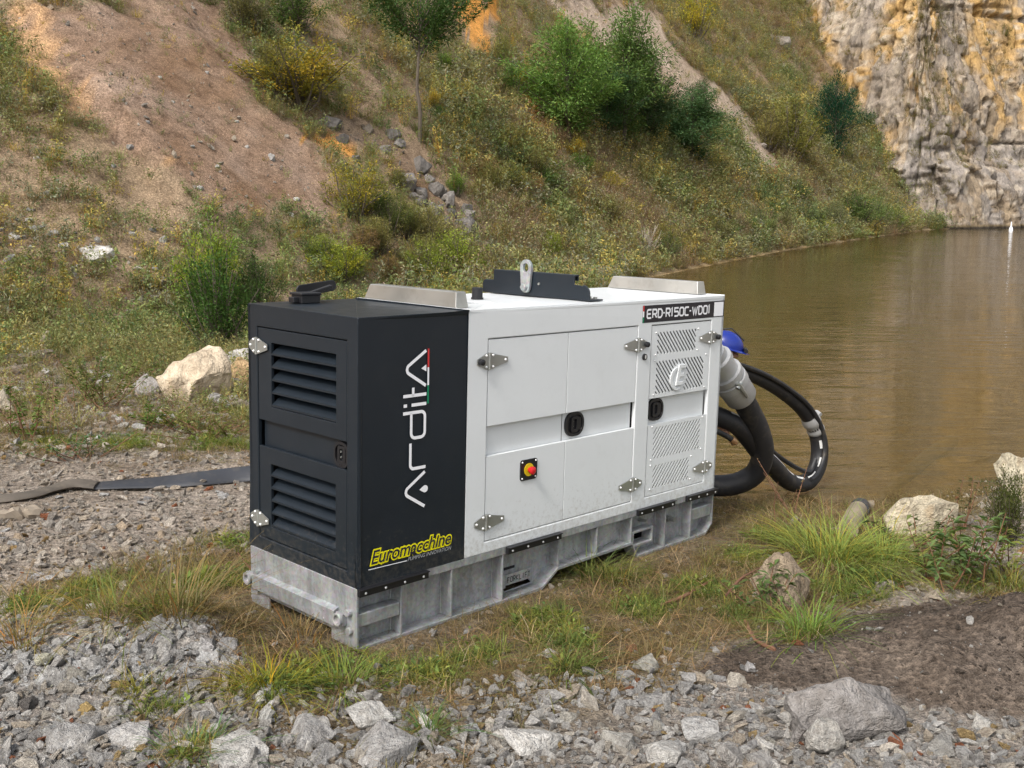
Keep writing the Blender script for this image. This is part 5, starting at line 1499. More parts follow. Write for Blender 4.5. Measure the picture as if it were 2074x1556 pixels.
def hill_cover(n=400000):
    rng = RNG
    x = rng.uniform(-24, 42, n); y = rng.uniform(6, 112, n)
    ds, ar, sd = seg_dist(x, y, TOE); s = ds * sd
    k = (s > -2.2) & (s < 32); x, y, s, ar = x[k], y[k], s[k], ar[k]
    z = ground_h(x, y); px, py, f = view_px(x, y, z)
    inland = ~in_poly(x, y, LAKE)
    dens = np.clip((17.0 / np.hypot(x, y)), 0, 1) ** 0.75
    veg = np.ones(len(x))
    veg = np.where(in_any(x, y, Z_SCREE, 1.3), 0.16, veg); veg = np.where(in_any(x, y, Z_TAN, 1.3), 0.16, veg); veg = np.where(in_any(x, y, Z_CHUTE, 1.6), 0.13, veg)
    veg = np.where(in_any(x, y, Z_ORANGE, 0.4), 0.05, veg); veg = np.where(in_any(x, y, Z_RIDGE, 0.3), 0.02, veg); veg = veg * np.where((x < -1.5) & (s < 5), 0.5, 1.0) * np.where(s > 9, 0.75, 1.0)
    patch = sstep(-0.45, 0.15, fbm(x * 0.45, y * 0.45, 121)); veg = veg * (0.22 + 0.78 * patch)
    veg = veg * np.where(s < 0.5, 0.8, 1.0)
    keep = inland & (px > -1000) & (px < 2600) & (py > -420) & (f > 4) & (rng.random(len(x)) < dens * veg)
    x, y, z, s, ar = x[keep], y[keep], z[keep], s[keep], ar[keep]; n = len(x)
    tone = fbm(x * 0.22, y * 0.22, 131) + 0.5 * fbm(x * 0.9, y * 0.9, 133) + rng.normal(0, 0.30, n)
    left = 1 - sstep(-7, -1, x)                                    # fresher green low on the left
    tone = tone + 0.35 * left * (fbm(x * 0.5, y * 0.5, 137) + 0.3)
    order = np.array([4, 3, 5, 11, 3, 5, 11, 1, 0, 10, 0, 6, 10, 2, 0, 7, 2, 2, 9, 9])
    ci = order[np.clip(((tone + 1.0) / 2.0 * len(order)).astype(int), 0, len(order) - 1)]
    c = PAL[ci] * rng.uniform(0.75, 1.25, (n, 1))
    dry = np.isin(ci, [3, 4, 5, 8, 11])
    idx = np.where(dry, rng.integers(3, 8, n), np.where(rng.random(n) < 0.8, rng.integers(0, 3, n), rng.integers(3, 6, n)))
    d = np.hypot(x, y); sc = rng.uniform(0.4, 1.05, n) * (0.72 + d / 95)
    sc = sc * np.where((x > -2.5) & (s < 8), 1.45, 1.0)
    low = in_any(x, y, Z_SCREE + Z_TAN + Z_CHUTE, 1.3); sc = np.where(low, sc * 0.42, sc)
    rot = np.stack([rng.normal(0, 0.15, n), rng.normal(0, 0.15, n), rng.uniform(0, 6.28, n)], 1)
    scl = np.stack([sc, sc, sc * rng.uniform(0.7, 1.1, n)], 1)
    scatter('hillside_undergrowth', CK, np.stack([x, y, z - 0.02], 1), rot, scl, idx, c, 'olive, green and dry brown weeds and grass covering the quarry hillside', 'undergrowth')
hill_cover()

def cliff_cover():
    rng = RNG; n = 2600
    T = rng.uniform(44, 112, n); Hh = rng.uniform(1.2, 22, n)
    w = fbm(T * 0.22, Hh * 0.28, 141) + 0.35 * np.exp(-((Hh - 6.5) / 1.8) ** 2) - 0.05
    k = w > 0.16; T, Hh = T[k], Hh[k]; n = len(T)
    X, Y, Zc, _ = cliff_pos(T, Hh)
    c = np.array([(0.20, 0.185, 0.07), (0.17, 0.15, 0.075), (0.24, 0.20, 0.10), (0.13, 0.14, 0.05)])[rng.integers(0, 4, n)]
    sc = rng.uniform(0.5, 1.5, n)
    scatter('cliff_plants', CK, np.stack([X, Y, Zc], 1), np.stack([rng.normal(0.3, 0.2, n), rng.normal(0, 0.2, n), rng.uniform(0, 6.28, n)], 1), np.stack([sc, sc, sc], 1), rng.integers(0, 8, n), c,
            'dry olive plants growing from the cracks of the cliff', 'undergrowth')
cliff_cover()

# ------------------------------------------------------------------ yard grass
def tuft_kinds():
    out = []
    for k in range(4):                                             # matted, lying over
        rng = np.random.default_rng(700 + k); n = 26
        b = rng.normal(0, 0.05, (n, 3)); b[:, 2] = 0
        D = unit(rng.normal(0, 0.9, (n, 3)) * np.array([1, 1, 0.3]) + np.array([0.3, 0, 0.42]))
        out.append(set_mesh('grass', [blades(b, D, rng.uniform(0.08, 0.24, n), rng.uniform(0.0022, 0.005, n), rng, 0.5, 3)], M['leaf_i']))
    for k in range(3):                                             # upright
        rng = np.random.default_rng(720 + k); n = 30
        b = rng.normal(0, 0.025, (n, 3)); b[:, 2] = 0
        D = unit(b * 6 + rng.normal(0, 0.3, (n, 3)) + np.array([0, 0, 1.0]))
        out.append(set_mesh('grass', [blades(b, D, rng.uniform(0.08, 0.24, n), rng.uniform(0.003, 0.006, n), rng, 0.9, 3)], M['leaf_i']))
    for k in range(2):                                             # small broad leaves
        rng = np.random.default_rng(740 + k); n = 24
        C = rng.normal(0, 0.05, (n, 3)); C[:, 2] = rng.uniform(0.0, 0.06, n)
        D = unit(C * np.array([1, 1, 0]) + rng.normal(0, 0.02, (n, 3)) + np.array([0, 0, 0.02]))
        out.append(set_mesh('herb', [leaf_set(C, D, np.tile([0, 0, 1.0], (n, 1)), rng.uniform(0.03, 0.07, n), rng.uniform(0.015, 0.03, n), rng, 0.35, 0.3)], M['leaf_i']))
    return out
TK = tuft_kinds()
GP = np.array([(0.27, 0.20, 0.115), (0.22, 0.165, 0.085), (0.18, 0.145, 0.068), (0.165, 0.165, 0.062), (0.36, 0.28, 0.175), (0.22, 0.125, 0.075)])
green_px = [(540, 1395, .20), (640, 1375, .22), (700, 1345, .25), (790, 1370, .22), (880, 1370, .22), (960, 1335, .2), (1160, 1355, .16), (870, 1480, .09), (390, 1525, .16), (330, 1445, .13), (280, 1400, .12), (1190, 1150, .20), (1240, 1165, .16),
            (1640, 1280, .14), (1590, 1295, .14), (1850, 1140, .25), (1960, 1180, .35), (2050, 1190, .25), (1760, 1170, .25), (1500, 1130, .2), (1500, 1250, .25), (1430, 1200, .25), (1300, 1240, .3), (1100, 1260, .3), (1150, 1310, .25), (1700, 1200, .25), (1580, 1090, .3),
            (180, 1200, .35), (330, 1230, .35), (420, 1180, .35), (60, 1230, .25), (460, 1100, .25), (250, 900, .5), (430, 900, .6), (100, 900, .5), (480, 840, .5), (60, 880, .4), (330, 850, .5)]
GC = gps([(a, b) for a, b, c in green_px]); GRad = np.array([c for a, b, c in green_px])

def yard_grass(n=95000):
    rng = RNG
    x = rng.uniform(-6.5, 5.2, n); y = rng.uniform(3.0, 15.0, n)
    u = (x - GEN_O[0]) * _gU[0] + (y - GEN_O[1]) * _gU[1]; v = (x - GEN_O[0]) * _gV[0] + (y - GEN_O[1]) * _gV[1]
    under = (u > 0.02) & (u < L - 0.02) & (v > 0.09) & (v < W - 0.02)
    nn = fbm(x * 0.8, y * 0.8, 51)
    gd = np.maximum(np.maximum(-u - 0.9, u - 6.0), np.maximum(-v - 1.25, v - 1.9))
    gm = 1 - sstep(-0.25, 0.35, gd + 0.5 * nn)
    near = np.zeros(n); which = np.full(n, -1)
    for k, (g, r) in enumerate(zip(GC, GRad)):
        w = np.exp(-((x - g[0]) ** 2 + (y - g[1]) ** 2) / (r * 0.8) ** 2); near = np.maximum(near, w)
    behind = sstep(9.0, 10.5, y) * (0.25 + 0.5 * sstep(-0.1, 0.3, fbm(x * 0.7, y * 0.7, 61)))
    earth = in_any(x, y, [Z_EARTH], 0.12)
    front = y < 4.55 - 0.1 * nn
    prob = np.clip(gm * 0.5 * np.where(front, 0.12, 1) + near * 0.75 + behind, 0, 1) * np.clip(6.5 / y, 0.25, 1)
    inl = ~in_poly(x, y, LAKE)
    heap = in_any(x, y, [Z_HEAP], 0.12)
    keep = inl & ~under & ~heap & ~(earth & (near < 0.3)) & (rng.random(n) < prob)
    x, y, near, gm, u, v = x[keep], y[keep], near[keep], gm[keep], u[keep], v[keep]; n = len(x); z = ground_h(x, y)
    g = near * 1.1 + 0.45 * fbm(x * 1.4, y * 1.4, 63) + rng.normal(0, 0.25, n)
    green = g > 0.80
    c = GP[np.clip((rng.random(n) * 3.0 + np.clip(0.6 + g, 0, 1.5)).astype(int), 0, 5)]
    c = np.where(rng.random((n, 1)) < 0.12, GP[4], c)
    gcol = np.array([(0.14, 0.19, 0.05), (0.18, 0.23, 0.055), (0.11, 0.16, 0.05), (0.25, 0.25, 0.06)])[rng.integers(0, 4, n)]
    c = np.where(green[:, None], gcol, c) * rng.uniform(0.75, 1.2, (n, 1))
    idx = np.where(green, np.where(rng.random(n) < 0.72, rng.integers(4, 7, n), rng.integers(7, 9, n)), rng.integers(0, 4, n))
    close = (np.maximum(np.abs(u - L / 2) - L / 2, np.abs(v - W / 2) - W / 2) < 0.25)
    sc = rng.uniform(0.45, 1.0, n) * np.where(green, 0.8, 0.9) * np.where(close, 0.65, 1)
    rot = np.stack([rng.normal(0, 0.1, n), rng.normal(0, 0.1, n), rng.uniform(0, 6.28, n)], 1)
    scatter('yard_grass', TK, np.stack([x, y, z - 0.005], 1), rot, np.stack([sc, sc, sc], 1), idx, c, 'matted straw coloured and green grass on the ground round the generator', 'grass')
yard_grass()

def gravel(n=85000):
    rng = RNG
    y = 3.0 + 10 * rng.random(n) ** 2.0; x = rng.uniform(-0.62, 0.62, n) * (y + 0.6)
    u = (x - GEN_O[0]) * _gU[0] + (y - GEN_O[1]) * _gU[1]; v = (x - GEN_O[0]) * _gV[0] + (y - GEN_O[1]) * _gV[1]
    nn = fbm(x * 0.8, y * 0.8, 51); gd = np.maximum(np.maximum(-u - 0.9, u - 6.0), np.maximum(-v - 1.25, v - 1.9)); gm = 1 - sstep(-0.25, 0.35, gd + 0.5 * nn)
    earth = in_any(x, y, [Z_EARTH], 0.12); heap = in_any(x, y, [Z_HEAP], 0.12)
    inside = (u > 0) & (u < L) & (v > 0) & (v < W)
    pt = 0.45 + 0.55 * sstep(-0.4, 0.3, fbm(x * 1.7, y * 1.7, 65))
    prob = np.where((y < 4.75) | heap, 1.0, 1 - 0.93 * gm) * np.where(heap, 1, pt) * np.where(earth, 1.0, 1)
    keep = ~inside & ~in_poly(x, y, LAKE) & (rng.random(n) < prob)
    x, y, earth, heap = x[keep], y[keep], earth[keep], heap[keep]; n = len(x); z = ground_h(x, y)
    sc = np.exp(rng.normal(-3.7, 0.58, n)) * np.where(earth, 0.45, 1.0) * np.where(y > 6, 1.15, 1.0); sc = np.clip(sc, 0.008, 0.11)
    c = GREYS[rng.integers(0, 7, n)] * rng.uniform(0.8, 1.3, (n, 1)) * 1.35
    r = rng.random(n)[:, None]; c = np.where(r < 0.012, np.array([0.42, 0.17, 0.09]), np.where(r < 0.035, np.array([0.50, 0.36, 0.17]), np.where(r < 0.10, np.array([0.62, 0.61, 0.60]), c)))
    c = np.where(heap[:, None], np.clip(c * 1.55, 0, 0.78), c)
    c = np.where(earth[:, None] & (rng.random((n, 1)) < 0.88), np.array([0.165, 0.132, 0.106]) * rng.uniform(0.7, 1.6, (n, 1)), c)
    trk = (y > 5.5)[:, None]; c = np.where(trk, c * np.array([0.95, 0.88, 0.80]), c)
    rot = np.stack([rng.normal(0, 0.5, n), rng.normal(0, 0.5, n), rng.uniform(0, 6.28, n)], 1)
    scl = np.stack([sc * rng.uniform(0.9, 1.6, n), sc * rng.uniform(0.8, 1.2, n), sc * rng.uniform(0.7, 1.1, n)], 1)
    scatter('gravel', PEB, np.stack([x, y, z + sc * 0.12], 1), rot, scl, rng.integers(0, 10, n), c, 'grey broken limestone gravel and earth crumbs covering the yard', 'gravel')
gravel()

def broken_rock(n=2600):
    rng = RNG
    y = rng.uniform(3.1, 5.6, n); x = rng.uniform(-0.55, 0.55, n) * (y + 0.3)
    heap = in_any(x, y, [Z_HEAP], 0.1); earth = in_any(x, y, [Z_EARTH], 0.12)
    pt = sstep(-0.35, 0.25, fbm(x * 1.3, y * 1.3, 171))
    keep = (rng.random(n) < np.where(heap, 1.0, np.where(y < 4.55 + 0.15 * fbm(x, y, 173), 0.25 + 0.6 * pt, 0.0))) & ~earth
    x, y, heap = x[keep], y[keep], heap[keep]; n = len(x); z = ground_h(x, y)
    s_ = np.clip(np.exp(rng.normal(-2.85, 0.38, n)), 0.03, 0.13)
    c = GREYS[rng.integers(0, 7, n)] * rng.uniform(0.75, 1.25, (n, 1)) * np.where(heap[:, None], 1.75, 1.3)
    rot = np.stack([rng.normal(0, 0.6, n), rng.normal(0, 0.6, n), rng.uniform(0, 6.28, n)], 1)
    scatter('broken_rock', [m_ for m_ in ROCKI], np.stack([x, y, z + s_ * 0.05], 1), rot, np.stack([s_ * 1.4, s_ * rng.uniform(0.8, 1.2, n), s_ * rng.uniform(0.7, 1.1, n)], 1), rng.integers(0, len(ROCKI), n), np.clip(c, 0, 0.75), 'fist sized pale broken rock lying thickly over the front gravel', 'broken rock')
ROCKI = [hull_mesh(400 + k, 12 + k % 4, 0.6 + 0.04 * (k % 5), detail=1, rough=0.03, mat='pebble') for k in range(8)]
broken_rock()

def slope_stones(n=26000):
    rng = RNG
    x = rng.uniform(-14, 16, n); y = rng.uniform(11, 60, n)
    sc = in_any(x, y, Z_SCREE + Z_TAN + Z_CHUTE, 0.5); rd = in_any(x, y, Z_RIDGE, 0.5)
    ds, ar, sd = seg_dist(x, y, TOE); s = ds * sd
    toe = (s > -3) & (s < 1.5) & (x < 0)
    keep = (rng.random(n) < (sc * 0.75 + rd * 1.0 + toe * 0.5)) & ~in_poly(x, y, LAKE)
    x, y, rd = x[keep], y[keep], rd[keep]; n = len(x); z = ground_h(x, y)
    s_ = np.clip(np.exp(rng.normal(-3.0, 0.55, n)), 0.02, 0.2) * np.where(rd, 2.0, 1.0)
    c = GREYS[rng.integers(0, 7, n)] * rng.uniform(0.7, 1.2, (n, 1)) * np.where(rd[:, None], 0.55, 1.0) * np.array([1, 0.93, 0.85])
    scatter('scree_stones', PEB, np.stack([x, y, z + s_ * 0.1], 1), rng.normal(0, 1, (n, 3)), np.stack([s_ * 1.3, s_, s_], 1), rng.integers(0, 10, n), c, 'small loose stones strewn over the scree slope and its foot', 'stones')
slope_stones()

def yard_weeds(n=5200):
    rng = RNG
    x = rng.uniform(-9.5, 0.8, n); y = rng.uniform(9.6, 20, n)
    ds, ar, sd = seg_dist(x, y, TOE); s = ds * sd
    edge = 9.9 + 0.5 * fbm(x * 0.9, y * 0, 161) + 0.10 * (x + 4)
    m = fbm(x * 0.7, y * 0.7, 163)
    keep = (s < 1.5) & (y > edge) & (rng.random(n) < (0.25 + 0.75 * sstep(-0.35, 0.25, m)) * np.where(y < 13.5, 0.5, 0.8)) & ~in_poly(x, y, LAKE)
    x, y = x[keep], y[keep]; n = len(x); z = ground_h(x, y)
    tone = fbm(x * 0.6, y * 0.6, 165) + rng.normal(0, 0.35, n)
    order = np.array([3, 5, 3, 5, 1, 0, 0, 2, 7, 9]); ci = order[np.clip(((tone + 1) / 2 * 10).astype(int), 0, 9)]
    c = PAL[ci] * rng.uniform(0.7, 1.15, (n, 1)); sc = rng.uniform(0.3, 0.75, n) * (0.75 + 0.25 * sstep(10, 15, y))
    idx = np.where(np.isin(ci, [3, 5]), rng.integers(3, 8, n), np.where(rng.random(n) < 0.75, rng.integers(0, 3, n), rng.integers(3, 6, n)))
    scatter('rubble_weeds', CK, np.stack([x, y, z - 0.01], 1), np.stack([rng.normal(0, 0.15, n), rng.normal(0, 0.15, n), rng.uniform(0, 6.28, n)], 1), np.stack([sc, sc, sc * 0.9], 1), idx, c, 'low green and brown weeds between the rubble at the foot of the slope', 'weeds')
yard_weeds()

Z_RUB = [zone(z) for z in ([(-60, 715), (200, 722), (330, 705), (500, 790), (500, 865), (300, 885), (-60, 935)], [(-60, 430), (200, 480), (400, 570), (470, 650), (300, 640), (100, 560), (-60, 540)])]
def rubble(n=5200):
    rng = RNG
    x = rng.uniform(-11, 0.5, n); y = rng.uniform(9.3, 22, n)
    k = in_any(x, y, Z_RUB, 0.5) & (rng.random(n) < 0.25 + 0.75 * sstep(-0.1, 0.35, fbm(x * 0.9, y * 0.9, 181)))
    x, y = x[k], y[k]; n = len(x); z = ground_h(x, y); s_ = np.clip(np.exp(rng.normal(-2.5, 0.5, n)), 0.03, 0.26)
    c = np.clip(GREYS[rng.integers(0, 7, n)] * rng.uniform(0.8, 1.55, (n, 1)), 0, 0.72)
    scatter('rubble', ROCKI, np.stack([x, y, z + s_ * 0.10], 1), np.stack([rng.normal(0, 0.4, n), rng.normal(0, 0.4, n), rng.uniform(0, 6.28, n)], 1), np.stack([s_ * 1.4, s_, s_ * 0.8], 1), rng.integers(0, len(ROCKI), n), c, 'pale broken rubble lying between the weeds left behind the generator', 'rubble')
rubble()

# ================================================================== HOSES, PIPES, PERSON, SMALL THINGS
def frames(path):
    P = [Vector(p) for p in path]; out = []; up = Vector((0, 0, 1))
    for i, p in enumerate(P):
        t = (P[min(i + 1, len(P) - 1)] - P[max(i - 1, 0)]).normalized(); a = t.cross(up)
        a = a.normalized() if a.length > 1e-5 else t.orthogonal().normalized()
        out.append((p, t, a, a.cross(t).normalized()))
        up = out[-1][3]
    return out

def stripe(path, rad, ang, half, gaps=()):
    """painted band lying on a hose"""
    mb = MB(); fr = frames(path); rs = rad if hasattr(rad, '__len__') else [rad] * len(path); n = len(fr)
    vs = []
    for (p, t, a, b), r in zip(fr, rs):
        for k in (-1, 0, 1):
            w = R(ang + half * k); vs.append(p + (a * math.cos(w) + b * math.sin(w)) * (r * 1.012))
    fs = []
    for i in range(n - 1):
        if any(g0 <= i / n < g1 for g0, g1 in gaps): continue
        for k in range(2): fs.append((i * 3 + k, i * 3 + k + 1, (i + 1) * 3 + k + 1, (i + 1) * 3 + k))
    return mb.add(vs, fs)

def wpath(pts, n=8):
    return [tuple(p) for p in smooth_path([tuple(at(*p)) for p in pts], n)]

# thick suction hose with its cast coupling
h1 = wpath([(1494, 790, 7.98), (1516, 830, 8.08), (1536, 872, 8.18), (1545, 915, 8.28), (1533, 954, 8.36), (1500, 977, 8.40), (1455, 984, 8.42), (1400, 975, 8.40), (1340, 940, 8.40)], 9)
hose = empty('suction_hose', h1[20]); hose_inv = Matrix.Translation(-Vector(h1[20]))
def hb(mb, name, mat, par, smooth=True, bevel=0.0):
    mb.v = [tuple(Vector(v) - Vector(par.location)) for v in mb.v]; return mb.build(name, mat, par, smooth=smooth, bevel=bevel)
hb(MB().tube(h1, 0.088, 20), 'hose_body', M['rubber'], hose)
hb(stripe(h1, 0.088, 150, 5, [(k / 14, k / 14 + 0.02) for k in range(14)]), 'printed_line', M['decal_grey'], hose)
c0 = at(1440, 716, 7.78); c1_ = at(1503, 806, 8.02); ax = (c1_ - c0)
mb = MB(); rr = [(0.0, 0.105), (0.10, 0.105), (0.12, 0.128), (0.20, 0.128), (0.21, 0.114), (0.40, 0.114), (0.41, 0.136), (0.50, 0.136), (0.51, 0.124), (0.54, 0.124), (0.55, 0.138), (0.66, 0.138), (0.68, 0.128), (0.97, 0.122), (1.0, 0.112)]
mb.tube([c0 + ax * k for k, r in rr], [r for k, r in rr], 28)
cp = hb(mb, 'coupling', M['cast'], hose)
fx = frames([c0, c1_])[0]
for s in (-0.35, 2.6):
    mb = MB(); q = c0 + ax * 0.55 + (fx[2] * math.cos(s) + fx[3] * math.sin(s)) * 0.140; q2 = q + ax.normalized() * 0.14
    mb.tube([q - ax.normalized() * 0.03, q, q2], [0.016, 0.022, 0.012], 8); mb.tube([q - fx[3] * 0.03, q + fx[3] * 0.03], 0.018, 8)
    mb.v = [tuple(Vector(v) - Vector(hose.location)) for v in mb.v]; mb.build('cam_lever', M['steel'], cp, smooth=True)
tag(hose, 'thick black hose with grey cast coupling bending down beside the generator end', 'hose')

h2 = wpath([(1440, 838, 8.00), (1466, 848, 8.05), (1490, 860, 8.1), (1513, 884, 8.2), (1540, 919, 8.35), (1564, 943, 8.5), (1590, 970, 8.68), (1614, 980, 8.8), (1638, 974, 8.9), (1654, 949, 9.0), (1660, 919, 9.05), (1657, 886, 9.05), (1645, 856, 9.0), (1622, 824, 8.9), (1582, 792, 8.75),
            (1540, 768, 8.55), (1499, 752, 8.35), (1462, 741, 8.15), (1430, 734, 8.0)], 7)
n2 = len(h2); r2 = [0.074 - 0.020 * float(sstep(0.55, 0.9, i / n2)) for i in range(n2)]
loop = empty('delivery_hose', h2[n2 // 2])
hb(MB().tube(h2, r2, 20), 'hose_body', M['rubber'], loop)
hb(stripe(h2[8:78], r2[8:78], 62, 9, [(0.42, 0.44), (0.5, 0.52), (0.60, 0.63), (0.72, 0.76), (0.85, 0.92)]), 'white_stripe', M['white_tape'], loop)
k0 = int(n2 * 0.625); mb = MB(); seg = [Vector(h2[k]) for k in range(k0, k0 + 9)]
mb.tube(seg, [0.066, 0.078, 0.078, 0.070, 0.070, 0.082, 0.082, 0.076, 0.066], 22)
f0 = frames([tuple(s) for s in seg])[6]; mb.tube([f0[0] + f0[3] * 0.078 - f0[2] * 0.05, f0[0] + f0[3] * 0.098, f0[0] + f0[3] * 0.078 + f0[2] * 0.06], 0.018, 8)
hb(mb, 'hose_clamp', M['cast'], loop)
tag(loop, 'black hose looping over the water edge with white stripe and silver clamp', 'hose')

cab = [tuple(Vector(p) + Vector((0.02, -0.08, 0.05))) for p in h2[n2 - 4:int(n2 * 0.42):-1]]
o = bpy.data.objects.new('tmp', None)
cable = MB().tube(cab, 0.020, 8).build('cable', M['rubber'], None, smooth=True); tag(cable, 'thin black cable running along the top of the looping hose', 'cable')
cab2 = wpath([(1552, 905, 8.35), (1585, 930, 8.6), (1618, 950, 8.75), (1640, 955, 8.85), (1652, 930, 8.92)], 6)
o = MB().tube(cab2, 0.020, 8).build('cable', M['rubber'], None, smooth=True); tag(o, 'thin black cable crossing inside the hose loop', 'cable')
cab3 = wpath([(1430, 862, 7.9), (1455, 875, 7.92), (1474, 885, 7.95), (1481, 890, 7.96)], 6)
e = empty('cable', cab3[0]); hb(MB().tube(cab3, 0.022, 10), 'sheath', M['rubber'], e)
q = [Vector(cab3[-1]), Vector(cab3[-1]) + (Vector(cab3[-1]) - Vector(cab3[-4])).normalized() * 0.06]
hb(MB().tube([q[0], q[0] * 0.4 + q[1] * 0.6, q[1]], [0.028, 0.028, 0.014], 10), 'plug', M['copper'], e)
tag(e, 'short cable end with a copper plug hanging by the thick hose', 'cable')

# flat hose on the left track
def flat_hose(pts, name, mat, label, half=0.12, thick=0.016):
    path = smooth_path([tuple(gp(x, y) + Vector((0, 0, lift))) + (tilt,) for x, y, lift, tilt in pts], 8); fr = frames([p[:3] for p in path]); mb = MB(); vs = []; n = 12
    for (p, t, a, b), q in zip(fr, path):
        w = R(q[3]); e1 = a * math.cos(w) + b * math.sin(w); e2 = b * math.cos(w) - a * math.sin(w)
        for k in range(n):
            g = 2 * math.pi * k / n; c, s = math.cos(g), math.sin(g)
            vs.append(p + e1 * (abs(c) ** 0.8 * math.copysign(half, c)) + e2 * (s * thick))
    fs = [(i * n + (k + 1) % n, i * n + k, (i + 1) * n + k, (i + 1) * n + (k + 1) % n) for i in range(len(fr) - 1) for k in range(n)] + [tuple(range(n)), tuple((len(fr) - 1) * n + k for k in range(n))[::-1]]
    mb.add(vs, fs); o = mb.build(name, mat, None, smooth=True); tag(o, label, 'hose'); return o
flat_hose([(560, 972, 0.07, 34), (480, 976, 0.06, 32), (400, 982, 0.05, 26), (320, 987, 0.04, 16), (240, 989, 0.03, 8), (188, 990, 0.02, 4)], 'flat_hose', M['flat_hose'], 'flat black hose lying on the track left of the generator', half=0.085)
flat_hose([(196, 991, 0.03, 4), (150, 992, 0.05, 6), (100, 1000, 0.03, -4), (50, 1012, 0.03, 4), (-60, 1020, 0.03, 6), (-400, 1010, 0.03, 5)], 'flat_hose', M['mud_hose'], 'mud covered flat hose end at the left edge of the track', half=0.075, thick=0.022)

def log(pts, rad, label, mat='deadwood', name='log', cat='log', lift=0.5):
    P = gps([(a, b) for a, b in pts]); path = smooth_path([(p[0], p[1], p[2] + rad * lift) for p in P], 5); n = len(path); rg = random.Random(int(pts[0][0] + pts[0][1]))
    mb = MB().tube(path, [rad * (0.75 + 0.35 * rg.random()) for _ in range(n)], 9)
    mb.v = [tuple(Vector(v) + Vector((rg.gauss(0, 1), rg.gauss(0, 1), rg.gauss(0, 0.6))) * rad * 0.16) for v in mb.v]
    o = mb.build(name, M[mat], None); tag(o, label, cat); return o
log([(-30, 1060), (30, 1052), (78, 1046)], 0.055, 'weathered plank end lying at the left edge below the flat hose')
log([(-40, 742), (40, 738), (110, 728)], 0.10, 'long weathered log at the left edge beyond the weeds')
log([(-40, 762), (30, 756), (80, 748)], 0.07, 'thin weathered log lying in front of the long one')
st_ = MB(); b = gp(92, 708); st_.tube([b, b + Vector((0.02, 0, 0.15)), b + Vector((0.06, 0, 0.28))], [0.11, 0.10, 0.03], 8)
o = st_.build('stump', M['deadwood']); tag(o, 'jagged brown stump sticking up beside the left log', 'stump')

# pipe running into the lake
pp = [tuple(gp(1716, 1092) + Vector((0, 0, 0.07))), tuple(at(1742, 1030, 8.28))]
e0 = Vector(pp[1]); far = at(1880, 900, 10.6); far.z = -0.36; far2 = at(1930, 860, 11.6); far2.z = -0.42
pth = smooth_path([pp[0], tuple((Vector(pp[0]) + e0) / 2 + Vector((0, 0, 0.012))), pp[1], tuple(Vector((e0.lerp(far, 0.22).x, e0.lerp(far, 0.22).y, -0.335))), tuple(far), tuple(far2)], 6)
e = empty('water_pipe', pp[0])
hb(MB().tube(pth, 0.072, 16), 'pipe_body', M['pipe'], e)
fr_ = frames([pp[0], pp[1]])[1]
hb(MB().tube([Vector(pp[1]) - fr_[1] * 0.16, Vector(pp[1]) + fr_[1] * 0.05], 0.080, 16), 'rubber_sleeve', M['flat_hose'], e)
tag(e, 'brown muddy pipe running from the grass into the water', 'pipe')

# ------------------------------------------------------------------ grasses and small plants that stand out
def tussock(px, py, n, ln, colr, label, seed, spread=0.10, bend=0.9, wd=0.0055, name='grass_tussock', cat='grass'):
    rng = np.random.default_rng(seed); p = gp(px, py)
    b = rng.normal(0, spread, (n, 3)); b[:, 2] = 0
    D = unit(b * np.array([1, 1, 0]) / spread * 0.55 + rng.normal(0, 0.22, (n, 3)) + np.array([0, 0, 1.0]))
    v, q, t = blades(b, D, ln * rng.uniform(0.45, 1.1, n), wd * rng.uniform(0.6, 1.2, n), rng, bend, 5, 0.35)
    dead = rng.random(n) < 0.14; t = t.reshape(n, -1, 3); t[dead] *= np.array([1.7, 1.15, 0.9]); t = t.reshape(-1, 3)
    o = link(bpy.data.objects.new(name, set_mesh('blade_bunch', [(v, q, t)], M['leaf']))); o.location = p; o.color = (*colr, 1); tag(o, label, cat); return o
TG = (0.24, 0.32, 0.085)
tussock(1688, 1140, 480, 0.55, TG, 'big bright green grass tussock at the foot of the water pipe', 1, 0.13)
tussock(1640, 1115, 160, 0.45, (0.18, 0.20, 0.05), 'smaller tussock at the left of the big bright one', 2, 0.10)
tussock(1790, 1140, 200, 0.48, TG, 'drooping green tussock at the right of the big bright one', 3, 0.10)
tussock(1640, 1288, 200, 0.34, (0.13, 0.21, 0.05), 'dark green tussock at the edge of the earth heap', 4, 0.08)
tussock(1195, 1168, 120, 0.36, (0.12, 0.16, 0.05), 'upright green grass tuft by the middle of the skid', 5, 0.07)
tussock(1245, 1180, 100, 0.30, (0.16, 0.17, 0.055), 'yellowish grass tuft right of the one by the skid', 6, 0.08)
tussock(545, 1400, 150, 0.26, (0.22, 0.22, 0.03), 'yellow green grass clump below the front skid corner', 7, 0.09, 1.0)
tussock(700, 1392, 130, 0.26, (0.15, 0.21, 0.05), 'fresh green grass clump right of the yellow green one', 8, 0.08)
tussock(868, 1492, 60, 0.20, (0.10, 0.17, 0.06), 'small grass tuft between the pale front rocks', 9, 0.04)
tussock(1150, 1362, 70, 0.24, (0.11, 0.16, 0.045), 'green tuft at the edge of the front gravel', 10, 0.05)
tussock(390, 1530, 120, 0.16, (0.10, 0.18, 0.07), 'low green grass clump at the bottom left', 11, 0.09)
tussock(355, 1240, 160, 0.50, (0.20, 0.165, 0.08), 'tall straw coloured grass behind the white rock heap', 12, 0.12, 0.6)
tussock(220, 1240, 140, 0.32, (0.16, 0.19, 0.055), 'green grass at the left behind the white rock heap', 13, 0.12)
